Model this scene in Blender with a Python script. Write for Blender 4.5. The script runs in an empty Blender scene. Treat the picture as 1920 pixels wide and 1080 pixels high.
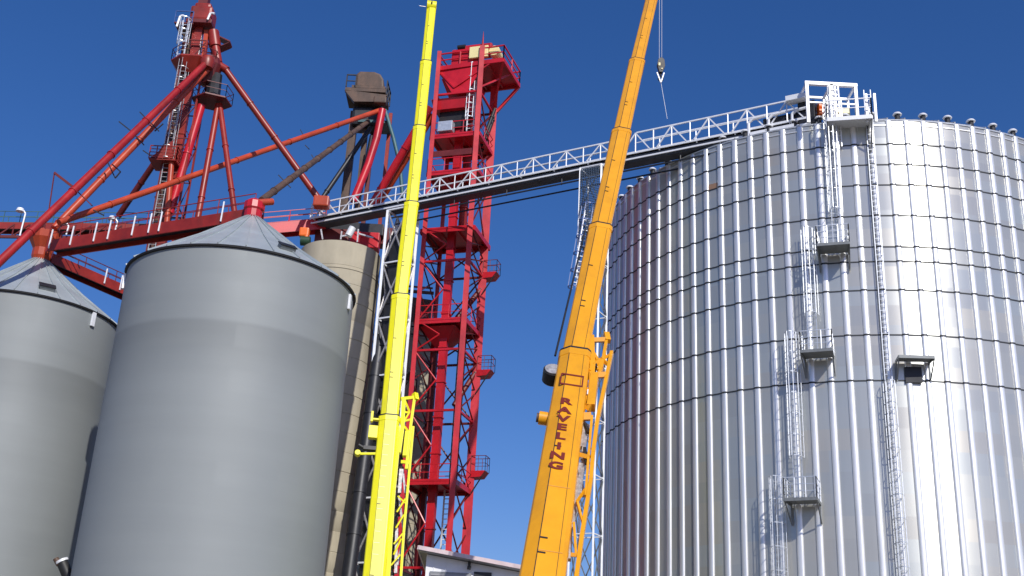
import bpy, math, random
from mathutils import Vector as V, Matrix
random.seed(7)
C = bpy.context.scene.collection
PI = math.pi
SC = bpy.context.scene

# ------------------------------------------------------------------ camera
F, PITCH, ROLL, EYE = 2176.5, 0.3796, 0.0521, 1.7
FW = V((0, math.cos(PITCH), math.sin(PITCH)))
_rt = V((1, 0, 0)); _up = _rt.cross(FW)
RT = math.cos(ROLL)*_rt + math.sin(ROLL)*_up
UP = -math.sin(ROLL)*_rt + math.cos(ROLL)*_up
O = V((0, 0, EYE))
cam = bpy.data.cameras.new('camera'); co = bpy.data.objects.new('camera', cam); C.objects.link(co)
M = Matrix((RT, UP, -FW)).transposed().to_4x4(); M.translation = O
co.matrix_world = M
cam.sensor_width = 36; cam.lens = 36*F/1920; cam.clip_start = .1; cam.clip_end = 20000
SC.camera = co
def ray(x, y): return FW*F + RT*(x-960) - UP*(y-540)
def atY(x, y, Y): d = ray(x, y); return O + d*(Y/d.y)          # a point of the world at ground distance Y
def atZ(x, y, Z): d = ray(x, y); return O + d*((Z-EYE)/d.z)    # at height Z
def atD(x, y, D): d = ray(x, y); return O + d*(D/F)            # at depth D

# ------------------------------------------------------------------ mesh builder
class MB:
    def __init__(s): s.v = []; s.f = []; s.cut = []
    def add(s, vs, fs):
        n = len(s.v); s.cut.append((n, len(s.f))); s.v += [V(a) for a in vs]; s.f += [tuple(i+n for i in f) for f in fs]; return s
    def hexa(s, vs):   # 4 bottom, 4 top
        return s.add(vs, [(3,2,1,0), (4,5,6,7), (0,1,5,4), (1,2,6,5), (2,3,7,6), (3,0,4,7)])
    def box(s, c, x, y, z):   # half-vectors
        c, x, y, z = V(c), V(x), V(y), V(z)
        return s.hexa([c-x-y-z, c+x-y-z, c+x+y-z, c-x+y-z, c-x-y+z, c+x-y+z, c+x+y+z, c-x+y+z])
    def bar(s, p, q, w, h=None, up=None):
        p, q = V(p), V(q); h = h or w; d = (q-p)
        if d.length < 1e-6: return s
        d.normalize(); up = V(up) if up else (V((0,0,1)) if abs(d.z) < .95 else V((0,1,0)))
        a = d.cross(up).normalized(); b = a.cross(d).normalized()
        c = (p+q)/2
        return s.box(c, a*w/2, b*h/2, (q-p)/2) if True else s
    def tube(s, p, q, r, n=10, r2=None, cap=True):
        p, q = V(p), V(q); r2 = r if r2 is None else r2; d = (q-p).normalized()
        up = V((0,0,1)) if abs(d.z) < .95 else V((0,1,0))
        a = d.cross(up).normalized(); b = a.cross(d).normalized()
        vs = []
        for (c, rr) in ((p, r), (q, r2)):
            for i in range(n):
                t = 2*PI*i/n; vs.append(c + a*(rr*math.cos(t)) + b*(rr*math.sin(t)))
        fs = [(i, (i+1) % n, n+(i+1) % n, n+i) for i in range(n)]
        if cap: fs += [tuple(range(n-1, -1, -1)), tuple(range(n, 2*n))]
        return s.add(vs, fs)
    def ringed(s, p, q, a, b, lips, t=.05, e=.05, n=0):
        """one continuous skin from p to q (half sizes a, b as vectors; n sides, 0 = box) with raised lips"""
        p, q = V(p), V(q); d = (q-p); L = d.length; d.normalize(); st = [(0, 0)]
        for k in lips:
            if t < k < L-t: st += [(k-t, 0), (k-t, e), (k+t, e), (k+t, 0)]
        st.append((L, 0)); A, B = a.length, b.length; ua, ub = a.normalized(), b.normalized(); vs = []
        for (k, x) in st:
            c = p+d*k
            if n: vs += [c+ua*((A+x)*math.cos(2*PI*i/n))+ub*((B+x)*math.sin(2*PI*i/n)) for i in range(n)]
            else: vs += [c-ua*(A+x)-ub*(B+x), c+ua*(A+x)-ub*(B+x), c+ua*(A+x)+ub*(B+x), c-ua*(A+x)+ub*(B+x)]
        m = n or 4; fs = [(j*m+i, j*m+(i+1) % m, (j+1)*m+(i+1) % m, (j+1)*m+i) for j in range(len(st)-1) for i in range(m)]
        return s.add(vs, fs+[tuple(range(m-1, -1, -1)), tuple(range((len(st)-1)*m, len(st)*m))])
    def path(s, pts, r, n=6):
        for a, b in zip(pts, pts[1:]): s.tube(a, b, r, n)
        return s
    def lathe(s, c, prof, n=64, a0=0, a1=2*PI):
        c = V(c); full = abs(a1-a0-2*PI) < 1e-6; m = n if full else n+1; vs = []
        for i in range(m):
            t = a0+(a1-a0)*i/n
            for (r, z) in prof: vs.append(c + V((r*math.sin(t), -r*math.cos(t), z)))
        k = len(prof); fs = []
        for i in range(n):
            j = (i+1) % m
            for l in range(k-1): fs.append((i*k+l, j*k+l, j*k+l+1, i*k+l+1))
        return s.add(vs, fs)
    def slab(s, pts, t, nrm=V((0,0,1))):   # polygon thickened downward by t
        n = len(pts); pts = [V(p) for p in pts]; nrm = V(nrm)
        return s.add(pts + [p-nrm*t for p in pts], [tuple(range(n)), tuple(range(2*n-1, n-1, -1))] + [(i, n+i, n+(i+1) % n, (i+1) % n) for i in range(n)])
    def build(s, name, mat, root=None, smooth=False, parent=None, bevel=0, label=None):
        off = root.location.copy() if root is not None else V((0,0,0))
        me = bpy.data.meshes.new(name); me.from_pydata([v-off for v in s.v], [], s.f); me.update()
        import bmesh
        bm = bmesh.new(); bm.from_mesh(me); bmesh.ops.recalc_face_normals(bm, faces=bm.faces)
        if bevel: bmesh.ops.bevel(bm, geom=list(bm.edges), offset=bevel, segments=2, profile=.6, affect='EDGES', clamp_overlap=True)
        bm.to_mesh(me); bm.free()
        if smooth:
            for p in me.polygons: p.use_smooth = True
            try: me.set_sharp_from_angle(angle=math.radians(40))
            except Exception: pass
        me.materials.append(mat)
        o = bpy.data.objects.new(name, me); C.objects.link(o)
        p = parent if parent is not None else root
        if p is not None: o.parent = p
        if label: o['label'] = label
        return o
def split(mb, name, mat, root, parent=None):
    """every bar of the builder becomes an object of its own"""
    cut = mb.cut+[(len(mb.v), len(mb.f))]
    for (v0, f0), (v1, f1) in zip(cut, cut[1:]):
        m = MB(); m.add(mb.v[v0:v1], [tuple(i-v0 for i in f) for f in mb.f[f0:f1]]); m.build(name, mat, root, parent=parent)
def thing(name, label, cat, loc, group=None):
    o = bpy.data.objects.new(name, None); C.objects.link(o); o.location = V(loc)
    o['label'] = label; o['category'] = cat
    if group: o['group'] = group
    return o

# ------------------------------------------------------------------ materials
def lin(r, g, b):
    f = lambda c: (c/255/12.92) if c/255 <= .04045 else ((c/255+.055)/1.055)**2.4
    return (f(r), f(g), f(b), 1)
def mat(name, col, rough=.5, metal=0, var=.12, scale=3.0, stretch=(1,1,1), bump=0, spec=.5, dirt=None, dirt_amt=.35, coat=0):
    m = bpy.data.materials.new(name); m.use_nodes = True; nt = m.node_tree; N = nt.nodes; L = nt.links
    b = N['Principled BSDF']; b.inputs['Roughness'].default_value = rough; b.inputs['Metallic'].default_value = metal
    b.inputs['Specular IOR Level'].default_value = spec; b.inputs['Coat Weight'].default_value = coat
    tc = N.new('ShaderNodeTexCoord'); mp = N.new('ShaderNodeMapping'); mp.inputs['Scale'].default_value = stretch
    L.new(tc.outputs['Object'], mp.inputs['Vector'])
    n1 = N.new('ShaderNodeTexNoise'); n1.inputs['Scale'].default_value = scale; n1.inputs['Detail'].default_value = 6; n1.inputs['Roughness'].default_value = .65
    L.new(mp.outputs[0], n1.inputs['Vector'])
    mr = N.new('ShaderNodeMapRange'); mr.inputs[1].default_value = .3; mr.inputs[2].default_value = .7; mr.inputs[3].default_value = 1-var; mr.inputs[4].default_value = 1+var
    L.new(n1.outputs['Fac'], mr.inputs[0])
    mx = N.new('ShaderNodeMix'); mx.data_type = 'RGBA'; mx.blend_type = 'MULTIPLY'; mx.inputs[0].default_value = 1; mx.inputs[6].default_value = col
    L.new(mr.outputs[0], mx.inputs[7]); out = mx.outputs[2]
    if dirt:
        n2 = N.new('ShaderNodeTexNoise'); n2.inputs['Scale'].default_value = scale*.6; n2.inputs['Detail'].default_value = 8; n2.inputs['Roughness'].default_value = .7
        mp2 = N.new('ShaderNodeMapping'); mp2.inputs['Scale'].default_value = (1,1,.25); mp2.inputs['Location'].default_value = (7,3,1)
        L.new(tc.outputs['Object'], mp2.inputs[0]); L.new(mp2.outputs[0], n2.inputs[0])
        r2 = N.new('ShaderNodeMapRange'); r2.inputs[1].default_value = .52; r2.inputs[2].default_value = .72; r2.inputs[3].default_value = 0; r2.inputs[4].default_value = dirt_amt
        L.new(n2.outputs['Fac'], r2.inputs[0])
        m2 = N.new('ShaderNodeMix'); m2.data_type = 'RGBA'; m2.inputs[7].default_value = dirt
        L.new(r2.outputs[0], m2.inputs[0]); L.new(out, m2.inputs[6]); out = m2.outputs[2]
    L.new(out, b.inputs['Base Color'])
    rr = N.new('ShaderNodeMapRange'); rr.inputs[3].default_value = max(0, rough-.08); rr.inputs[4].default_value = rough+.1
    L.new(n1.outputs['Fac'], rr.inputs[0]); L.new(rr.outputs[0], b.inputs['Roughness'])
    if bump:
        bp = N.new('ShaderNodeBump'); bp.inputs['Strength'].default_value = bump; bp.inputs['Distance'].default_value = .02
        L.new(n1.outputs['Fac'], bp.inputs['Height']); L.new(bp.outputs[0], b.inputs['Normal'])
    return m
def sheet_mat(name, R, sw, sh, col, rough, metal, var, aniso, streak=.06, bands=None, stain=None, tone=None, blot=None):
    """curved sheet steel: every sheet a little different, faint vertical streaks"""
    m = bpy.data.materials.new(name); m.use_nodes = True; nt = m.node_tree; N = nt.nodes; L = nt.links
    b = N['Principled BSDF']
    def mth(op, a, c=None):
        n = N.new('ShaderNodeMath'); n.operation = op
        for i, q in enumerate((a, c)):
            if q is None: continue
            if isinstance(q, (int, float)): n.inputs[i].default_value = q
            else: L.new(q, n.inputs[i])
        return n.outputs[0]
    tc = N.new('ShaderNodeTexCoord'); sx = N.new('ShaderNodeSeparateXYZ'); L.new(tc.outputs['Object'], sx.inputs[0])
    ang = mth('MULTIPLY', mth('ARCTAN2', sx.outputs[0], mth('MULTIPLY', sx.outputs[1], -1)), R)
    row = mth('FLOOR', mth('DIVIDE', sx.outputs[2], sh))
    u = mth('FLOOR', mth('ADD', mth('DIVIDE', ang, sw), mth('MULTIPLY', mth('MODULO', row, 2), .5)))
    cb = N.new('ShaderNodeCombineXYZ'); L.new(u, cb.inputs[0]); L.new(row, cb.inputs[1])
    wn = N.new('ShaderNodeTexWhiteNoise'); L.new(cb.outputs[0], wn.inputs['Vector'])
    cs = N.new('ShaderNodeCombineXYZ'); L.new(mth('MULTIPLY', ang, 2.2), cs.inputs[0]); L.new(mth('MULTIPLY', sx.outputs[2], .12), cs.inputs[1])
    ns = N.new('ShaderNodeTexNoise'); ns.inputs['Scale'].default_value = 1; ns.inputs['Detail'].default_value = 7; ns.inputs['Roughness'].default_value = .6
    L.new(cs.outputs[0], ns.inputs['Vector'])
    nb = N.new('ShaderNodeTexNoise'); nb.inputs['Scale'].default_value = .25; nb.inputs['Detail'].default_value = 4; L.new(tc.outputs['Object'], nb.inputs['Vector'])
    f = mth('ADD', 1-var, mth('MULTIPLY', wn.outputs['Value'], 2*var))
    f = mth('ADD', f, mth('MULTIPLY', mth('SUBTRACT', ns.outputs['Fac'], .5), streak*4))
    f = mth('ADD', f, mth('MULTIPLY', mth('SUBTRACT', nb.outputs['Fac'], .5), blot*4 if blot else .35*max(var, .06)*4))
    if bands:
        cz = N.new('ShaderNodeCombineXYZ'); L.new(mth('MULTIPLY', sx.outputs[2], 1.0), cz.inputs[1]); L.new(mth('MULTIPLY', ang, .06), cz.inputs[0])
        nz = N.new('ShaderNodeTexNoise'); nz.inputs['Scale'].default_value = 1.1; nz.inputs['Detail'].default_value = 6; nz.inputs['Roughness'].default_value=.6; L.new(cz.outputs[0], nz.inputs['Vector'])
        f = mth('ADD', f, mth('MULTIPLY', mth('SUBTRACT', nz.outputs['Fac'], .5), bands))
    if tone:   # wall darkens upward to this height, then returns to nearly its base tone
        def band(z0, z1, a, b_):
            r = N.new('ShaderNodeMapRange'); r.interpolation_type = 'SMOOTHSTEP'; r.inputs[1].default_value = z0; r.inputs[2].default_value = z1; r.inputs[3].default_value = a; r.inputs[4].default_value = b_
            L.new(sx.outputs[2], r.inputs[0]); return r.outputs[0]
        f = mth('MULTIPLY', f, mth('MULTIPLY', band(tone-3.2, tone, 1.0, .80), band(tone-.02, tone+.25, 1.0, 1.22)))
    mx = N.new('ShaderNodeMix'); mx.data_type = 'RGBA'; mx.blend_type = 'MULTIPLY'; mx.inputs[0].default_value = 1; mx.inputs[6].default_value = col
    L.new(f, mx.inputs[7]); out = mx.outputs[2]
    # some sheets warmer, some bluer
    sp = N.new('ShaderNodeSeparateColor'); L.new(wn.outputs['Color'], sp.inputs[0])
    tint = N.new('ShaderNodeMix'); tint.data_type = 'RGBA'; tint.inputs[6].default_value = (1.04, 1.0, .96, 1) if not tone else (1, 1, 1, 1); tint.inputs[7].default_value = (.96, 1.0, 1.04, 1) if not tone else (1, 1, 1, 1); L.new(sp.outputs[1], tint.inputs[0])
    mt = N.new('ShaderNodeMix'); mt.data_type = 'RGBA'; mt.blend_type = 'MULTIPLY'; mt.inputs[0].default_value = 1
    L.new(out, mt.inputs[6]); L.new(tint.outputs[2], mt.inputs[7]); out = mt.outputs[2]
    if stain:   # a rust patch: (angle*R, z, half width, half height)
        a0, z0, hw, hh = stain
        dx = mth('DIVIDE', mth('SUBTRACT', ang, a0), hw); dz = mth('DIVIDE', mth('SUBTRACT', sx.outputs[2], z0), hh)
        n3 = N.new('ShaderNodeTexNoise'); n3.inputs['Scale'].default_value = 2.5; L.new(tc.outputs['Object'], n3.inputs['Vector'])
        dd = mth('ADD', mth('MAXIMUM', mth('ABSOLUTE', dx), mth('ABSOLUTE', dz)), mth('SUBTRACT', n3.outputs['Fac'], .5))
        k = mth('MULTIPLY', mth('LESS_THAN', dd, 1.0), .75)
        ms = N.new('ShaderNodeMix'); ms.data_type = 'RGBA'; ms.inputs[7].default_value = lin(150, 95, 40); L.new(k, ms.inputs[0]); L.new(out, ms.inputs[6]); out = ms.outputs[2]
        L.new(mth('MULTIPLY', mth('SUBTRACT', 1, k), metal), b.inputs['Metallic'])
    else: b.inputs['Metallic'].default_value = metal
    L.new(out, b.inputs['Base Color'])
    L.new(mth('ADD', rough-.05, mth('MULTIPLY', wn.outputs['Value'], .08)), b.inputs['Roughness'])
    if aniso:
        b.inputs['Anisotropic'].default_value = aniso; b.inputs['Anisotropic Rotation'].default_value = .25
        tg = N.new('ShaderNodeTangent'); tg.direction_type = 'RADIAL'; tg.axis = 'Z'; L.new(tg.outputs[0], b.inputs['Tangent'])
    return m
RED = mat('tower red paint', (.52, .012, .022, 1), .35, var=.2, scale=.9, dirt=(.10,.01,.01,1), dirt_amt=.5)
RED_OLD = mat('sun faded red paint', (.27, .020, .012, 1), .4, var=.3, scale=.8, dirt=(.12,.04,.02,1), dirt_amt=.6)
RED2 = mat('weathered crimson paint', (.34, .012, .012, 1), .42, var=.3, scale=.8, dirt=(.12,.02,.012,1), dirt_amt=.6)
ORANGE_RED = mat('orange red paint', (.46, .06, .02, 1), .36, var=.2, scale=.8, dirt=(.2,.03,.015,1), dirt_amt=.5)
DARKRED = mat('old dark red paint and shaded red', (.13, .012, .012, 1), .5, var=.25, scale=1.2)  # also serves as shaded red on the tower bracing
DARK = mat('dark weathered steel', (.022, .023, .027, 1), .45, var=.3, scale=2, metal=.2)
BROWN = mat('rusty brown steel', (.10, .058, .038, 1), .6, var=.4, scale=1.2, dirt=(.02,.015,.012,1), dirt_amt=.7)
TEAL = mat('faded teal paint', (.05, .13, .14, 1), .5, var=.3, scale=1)
WHITE = mat('white galvanised rail', (.78, .80, .83, 1), .4, var=.08, scale=3, metal=.1)
GALV = mat('galvanised steel', (.62, .65, .68, 1), .38, metal=.55, var=.15, scale=5)
GALVD = mat('dull galvanised plate', (.20, .215, .22, 1), .5, metal=.3, var=.15, scale=4)
YEL = mat('yellow crane paint', (.86, .80, .012, 1), .32, var=.05, scale=1.2, dirt=(.45,.42,.03,1), dirt_amt=.4, coat=.1)
ORG = mat('orange crane paint', (.78, .345, .008, 1), .34, var=.08, scale=1.0, dirt=(.42,.18,.015,1), dirt_amt=.45, coat=.1)
LETTER = mat('dark red lettering', (.16, .012, .006, 1), .5, var=.1)
BLACK = mat('black rubber and grease', (.015, .015, .016, 1), .5, var=.3)
STEELW = mat('worn bright steel', (.5, .48, .47, 1), .4, metal=.5, var=.35, scale=8)
CREAM = mat('pale yellow guard paint', (.85, .74, .36, 1), .4, var=.05)
ORN = mat('orange motor cover', (.85, .16, .02, 1), .4, var=.08)
GREEN = mat('dark green motor', (.02, .06, .03, 1), .5)
BLUE = mat('blue painted steel', (.05, .10, .28, 1), .4, var=.2)
WALLW = mat('white painted siding', (.80, .81, .83, 1), .5, var=.04, scale=1.5)
FASCIA = mat('pale fascia board', (.62, .50, .50, 1), .55, var=.2, scale=2)
SOFFIT = mat('grey soffit', (.30, .30, .31, 1), .6, var=.1)
WINDOWM = mat('grey louvre', (.22, .23, .24, 1), .4, var=.1)
CONC = mat('cream slipform concrete', (.43, .385, .285, 1), .85, var=.14, scale=.55, stretch=(1,1,.5), bump=.3, dirt=(.26,.235,.17,1), dirt_amt=.3)
ROPE = mat('steel rope', (.30, .31, .36, 1), .5, metal=.3)
def ground_mat():
    m = mat('gravel ground', (.17, .15, .12, 1), .95, var=.3, scale=.3, bump=.4, dirt=(.10,.085,.06,1), dirt_amt=.5); return m

# ------------------------------------------------------------------ sky and sun
SUN_EL, SUN_AZ = math.radians(38), 0.37     # the sun stands behind the camera, to its right
sd = V((math.sin(SUN_AZ)*math.cos(SUN_EL), -math.cos(SUN_AZ)*math.cos(SUN_EL), math.sin(SUN_EL)))
sun = bpy.data.lights.new('sun', 'SUN'); so = bpy.data.objects.new('sun', sun); C.objects.link(so)
sun.energy = 4.1; sun.angle = math.radians(.5); sun.color = (1, .96, .90)
so.rotation_euler = sd.to_track_quat('Z', 'Y').to_euler(); so.location = (30, -60, 60)
w = bpy.data.worlds.new('World'); SC.world = w; w.use_nodes = True
nt = w.node_tree; bg = nt.nodes['Background']
sky = nt.nodes.new('ShaderNodeTexSky'); sky.sky_type = 'NISHITA'; sky.sun_disc = False
sky.sun_elevation = SUN_EL; sky.sun_rotation = math.atan2(sd.x, sd.y)
sky.altitude = 400; sky.air_density = 1.15; sky.dust_density = 1.1; sky.ozone_density = 5.5
hs = nt.nodes.new('ShaderNodeHueSaturation'); hs.inputs['Saturation'].default_value = 1.22; hs.inputs['Value'].default_value = 1
nt.links.new(sky.outputs[0], hs.inputs['Color']); tn = nt.nodes.new('ShaderNodeMix'); tn.data_type = 'RGBA'; tn.blend_type = 'MULTIPLY'; tn.inputs[0].default_value = 1; tn.inputs[7].default_value = (.88, .79, 1.0, 1)
nt.links.new(hs.outputs[0], tn.inputs[6]); nt.links.new(tn.outputs[2], bg.inputs[0]); bg.inputs[1].default_value = .108
SC.view_settings.view_transform = 'Standard'; SC.view_settings.look = 'None'; SC.view_settings.exposure = 0; SC.view_settings.gamma = 1

# ------------------------------------------------------------------ ground
g = MB(); nn = 24; S = 3000
vs = [(-S+2*S*i/nn, -S+2*S*j/nn, 0) for j in range(nn+1) for i in range(nn+1)]
g.add(vs, [(j*(nn+1)+i, j*(nn+1)+i+1, (j+1)*(nn+1)+i+1, (j+1)*(nn+1)+i) for j in range(nn) for i in range(nn)])
go = g.build('ground', ground_mat()); go['kind'] = 'structure'

# ------------------------------------------------------------------ generic pieces
def ladder(mb, p, q, nrm, w=.45, r=.03, rung=.3):
    p, q, nrm = V(p), V(q), V(nrm).normalized(); d = (q-p).normalized(); s = d.cross(nrm).normalized()*w/2
    mb.bar(p-s, q-s, r*2, r*1.4, nrm); mb.bar(p+s, q+s, r*2, r*1.4, nrm)
    L = (q-p).length; n = int(L/rung)
    for i in range(1, n): c = p+d*(L*i/n); mb.bar(c-s, c+s, r)
    return mb
def cage(mb, p, q, nrm, w=.75, dep=.75, r=.022, step=1.0, bars=5):
    p, q, nrm = V(p), V(q), V(nrm).normalized(); d = (q-p).normalized(); s = d.cross(nrm).normalized()
    L = (q-p).length; n = max(2, int(L/step))
    def pt(c, t): a = PI*t; return c - s*math.cos(a)*w/2 + nrm*math.sin(a)*dep
    for i in range(n+1):
        c = p+d*(L*i/n); pts = [pt(c, k/8) for k in range(9)]
        for a, b in zip(pts, pts[1:]): mb.bar(a, b, r*1.2, r*2.4, d)
    for k in range(bars):
        t = k/(bars-1) if bars > 1 else .5
        mb.bar(pt(p, t), pt(q, t), r*1.6)
    return mb
def railing(mb, pts, h=1.05, r=.03, step=1.2, closed=False, mids=1, up=V((0,0,1))):
    pts = [V(p) for p in pts]
    if closed: pts = pts+[pts[0]]
    for a, b in zip(pts, pts[1:]):
        mb.bar(a+up*h, b+up*h, r*2)
        for k in range(mids): z = up*h*(k+1)/(mids+1); mb.bar(a+z, b+z, r*1.5)
        n = max(1, round((b-a).length/step))
        for i in range(n+1): c = a.lerp(b, i/n); mb.bar(c, c+up*h, r*2)
    return mb
def xbrace(mb, a, b, c, d, r): mb.tube(a, d, r, 6); mb.tube(b, c, r, 6)

# ------------------------------------------------------------------ big galvanised bin on the right
BC = V((22.36, 72.97, 0)); BR = 16.0; BZ = 35.83
ST, PH, NST = 2*PI/103, -1.1389, 103
bin_b = thing('grain_bin', 'huge shiny galvanised grain bin with vertical stiffener ribs, ladders and small platforms', 'grain bin', BC)
def bp(a, r, z): return V((BC.x + r*math.sin(a), BC.y - r*math.cos(a), z))
def onB(x, y, r=BR):
    d = ray(x, y); d = d/d.y; dx, dy = d.x, 1.0
    A = dx*dx+1; Bq = -2*(dx*BC.x+BC.y); Cq = BC.x**2+BC.y**2-r*r
    t = (-Bq-math.sqrt(max(0, Bq*Bq-4*A*Cq)))/(2*A); P = O+d*t
    return math.atan2(P.x-BC.x, -(P.y-BC.y)), P.z
a_r, z_r = onB(1334, 350)
BINW = sheet_mat('galvanised bin sheets', BR, ST*BR*3, 1.12, (.55, .555, .515, 1), .34, .58, .045, .8, .04, stain=(a_r*BR, z_r-.02, .42, .2))
STIFM = mat('galvanised stiffener', (.87, .87, .85, 1), .38, metal=.6, var=.06, scale=1.5, stretch=(3,3,.4))
SEAMM = mat('seam washers and lap shadow', (.03, .033, .036, 1), .6, metal=.1, var=.3, scale=3)  # seam colour near black: shadow of sheet laps and bolts painted in
MB().lathe(BC, [(BR, 0), (BR, BZ)], 206).build('wall', BINW, bin_b, True)
rf = MB().lathe(BC, [(BR+.04, BZ-.02), (BR+.06, BZ+.06), (BR-.1, BZ+.16), (1.2, BZ+8.2), (1.2, BZ+8.6), (.02, BZ+8.9)], 103)
roofb = rf.build('roof', GALV, bin_b)
# ribs across the roof
rr = MB()
for i in range(NST):
    a = PH+ST*i; rr.bar(bp(a, BR-.1, BZ+.2), bp(a, 1.4, BZ+8.1), .08, .09)
rr.build('roof_rib', GALV, bin_b, parent=roofb)
def stiff(a, mb):
    prof = [(-.17, 0), (-.16, .035), (-.14, .07), (-.10, .092), (-.04, .102), (.04, .102), (.10, .092), (.14, .07), (.16, .035), (.17, 0)]
    t = V((math.cos(a), math.sin(a), 0)); n = V((math.sin(a), -math.cos(a), 0)); vs = []
    zs = [0, BZ-.03]
    for z in zs:
        for (x, h) in prof: vs.append(BC + n*(BR+h-.004) + t*x + V((0, 0, z)))
    k = len(prof)
    mb.add(vs, [(i, i+1, k+i+1, k+i) for i in range(k-1)])
    return mb
rest = MB()
for i in range(NST):
    if i <= 28 or i >= NST-9: stiff(PH+ST*i, MB()).build('stiffener', STIFM, bin_b, True)
    else: stiff(PH+ST*i, rest)
r_ = rest.build('stiffener', STIFM, bin_b, True); r_['kind'] = 'stuff'
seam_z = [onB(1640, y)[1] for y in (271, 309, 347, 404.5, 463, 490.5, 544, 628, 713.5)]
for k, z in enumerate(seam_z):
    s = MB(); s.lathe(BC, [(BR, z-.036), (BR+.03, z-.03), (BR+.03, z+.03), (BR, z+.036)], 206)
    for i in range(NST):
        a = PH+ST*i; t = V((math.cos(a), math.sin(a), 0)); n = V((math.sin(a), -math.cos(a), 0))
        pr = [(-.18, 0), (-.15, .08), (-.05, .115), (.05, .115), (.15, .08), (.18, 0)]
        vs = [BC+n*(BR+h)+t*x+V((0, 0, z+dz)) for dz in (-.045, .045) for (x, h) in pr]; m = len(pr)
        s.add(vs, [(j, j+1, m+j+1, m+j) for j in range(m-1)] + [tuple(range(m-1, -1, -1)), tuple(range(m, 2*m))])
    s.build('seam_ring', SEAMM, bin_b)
MB().lathe(BC, [(BR, BZ-.34), (BR+.05, BZ-.33), (BR+.05, BZ-.29), (BR, BZ-.28)], 206).build('eave_angle', STIFM, bin_b)
# eave vents: little mushroom caps standing just inside the rim
av0 = onB(1685, 222)[0]
for k in range(-24, 9):
    a = av0 + k*.0915
    c = bp(a, BR-.22, BZ+.2)
    v = MB(); v.tube(c-V((0,0,.1)), c+V((0,0,.28)), .15, 12)
    ca = v.build('eave_vent', DARK, bin_b)
    MB().lathe(c+V((0,0,.28)), [(.04, .15), (.2, .12), (.26, .04), (.25, 0), (.05, .02)], 18).build('vent_cap', WHITE, bin_b, True, parent=ca)
def flat_platform(x0, x1, y, depth=1.35, label=None, rail=True, side='full'):
    """service platform bolted to the bin wall"""
    a0, z0 = onB(x0, y, BR+.5); a1, z1 = onB(x1, y, BR+.5); z = z0
    pts = [bp(a0, BR+.15, z), bp(a0, BR+.15+depth, z), bp(a1, BR+.15+depth, z), bp(a1, BR+.15, z)]
    m = MB().slab(pts, .05)
    for p, q in zip(pts, pts[1:]): m.bar(p-V((0,0,.06)), q-V((0,0,.06)), .06, .16)
    o = m.build('platform', GALVD, bin_b)
    for aa in (a0, a1):
        b = MB(); b.bar(bp(aa, BR+.13, z-1.05), bp(aa, BR+.13+depth, z-.1), .06); b.bar(bp(aa, BR+.13, z-1.1), bp(aa, BR+.13, z), .07)
        b.build('bracket', GALVD, bin_b, parent=o)
    if rail:
        r = MB(); railing(r, pts, 1.05, .022, .55, mids=2); r.build('railing', GALV, bin_b, parent=o)
    return o, a0, a1, z
def bin_ladder(a, z0, z1, caged=True, cz0=None, off=.35, w=.45):
    n = V((math.sin(a), -math.cos(a), 0))
    l = MB(); ladder(l, bp(a, BR+off, z0), bp(a, BR+off, z1), n, w, .024, .32)
    k = z0+.5
    while k < z1:
        for sgn in (-1, 1):
            t = V((math.cos(a), math.sin(a), 0))*sgn*w/2; l.bar(bp(a, BR+.02, k)+t, bp(a, BR+off, k)+t, .04)
        k += 2.2
    o = l.build('ladder', GALV, bin_b)
    if caged:
        c = MB(); cage(c, bp(a, BR+off, cz0 if cz0 else z0+2.3), bp(a, BR+off, z1), n, .74, .74, .015, 1.1, 6)
        c.build('cage', GALV, bin_b, parent=o)
    return o
p1 = flat_platform(1535, 1592, 471); p2 = flat_platform(1507, 1563, 668); p3 = flat_platform(1480, 1537, 942)
aL1 = onB(1563, 330)[0]; bin_ladder(aL1, p1[3], BZ+1.2, True)
aL2 = onB(1521, 540)[0]; bin_ladder(aL2, p2[3], p1[3]+1.3, True)
aL3 = onB(1493, 760)[0]; bin_ladder(aL3, p3[3], p2[3]+1.3, True)
aL4 = onB(1464, 980)[0]; bin_ladder(aL4, 6.0, p3[3]+1.3, True)
# second, plain ladder with a lower cage, and the pipe next to it
aS = onB(1664, 700)[0]; lo = bin_ladder(aS, 5, BZ+1.9, False, off=.22, w=.36)
zc = onB(1668, 720)[1]; c = MB(); cage(c, bp(aS, BR+.22, 5), bp(aS, BR+.22, zc), (math.sin(aS), -math.cos(aS), 0), .6, .6, .02, 1.1, 5); c.build('cage', GALV, bin_b, parent=lo)
aP = onB(1649, 560)[0]; MB().tube(bp(aP, BR+.16, 16), bp(aP, BR+.16, BZ+.4), .035, 8).build('conduit', DARK, bin_b)
hp = flat_platform(1682, 1746, 672, .85, rail=False)
m = MB(); m.box(bp((hp[1]+hp[2])/2, BR+.1, hp[3]-.75), V((math.cos(hp[1]), math.sin(hp[1]), 0))*.42, V((math.sin(hp[1]), -math.cos(hp[1]), 0))*.05, V((0,0,.42)))
m.build('hatch', DARK, bin_b)
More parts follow.
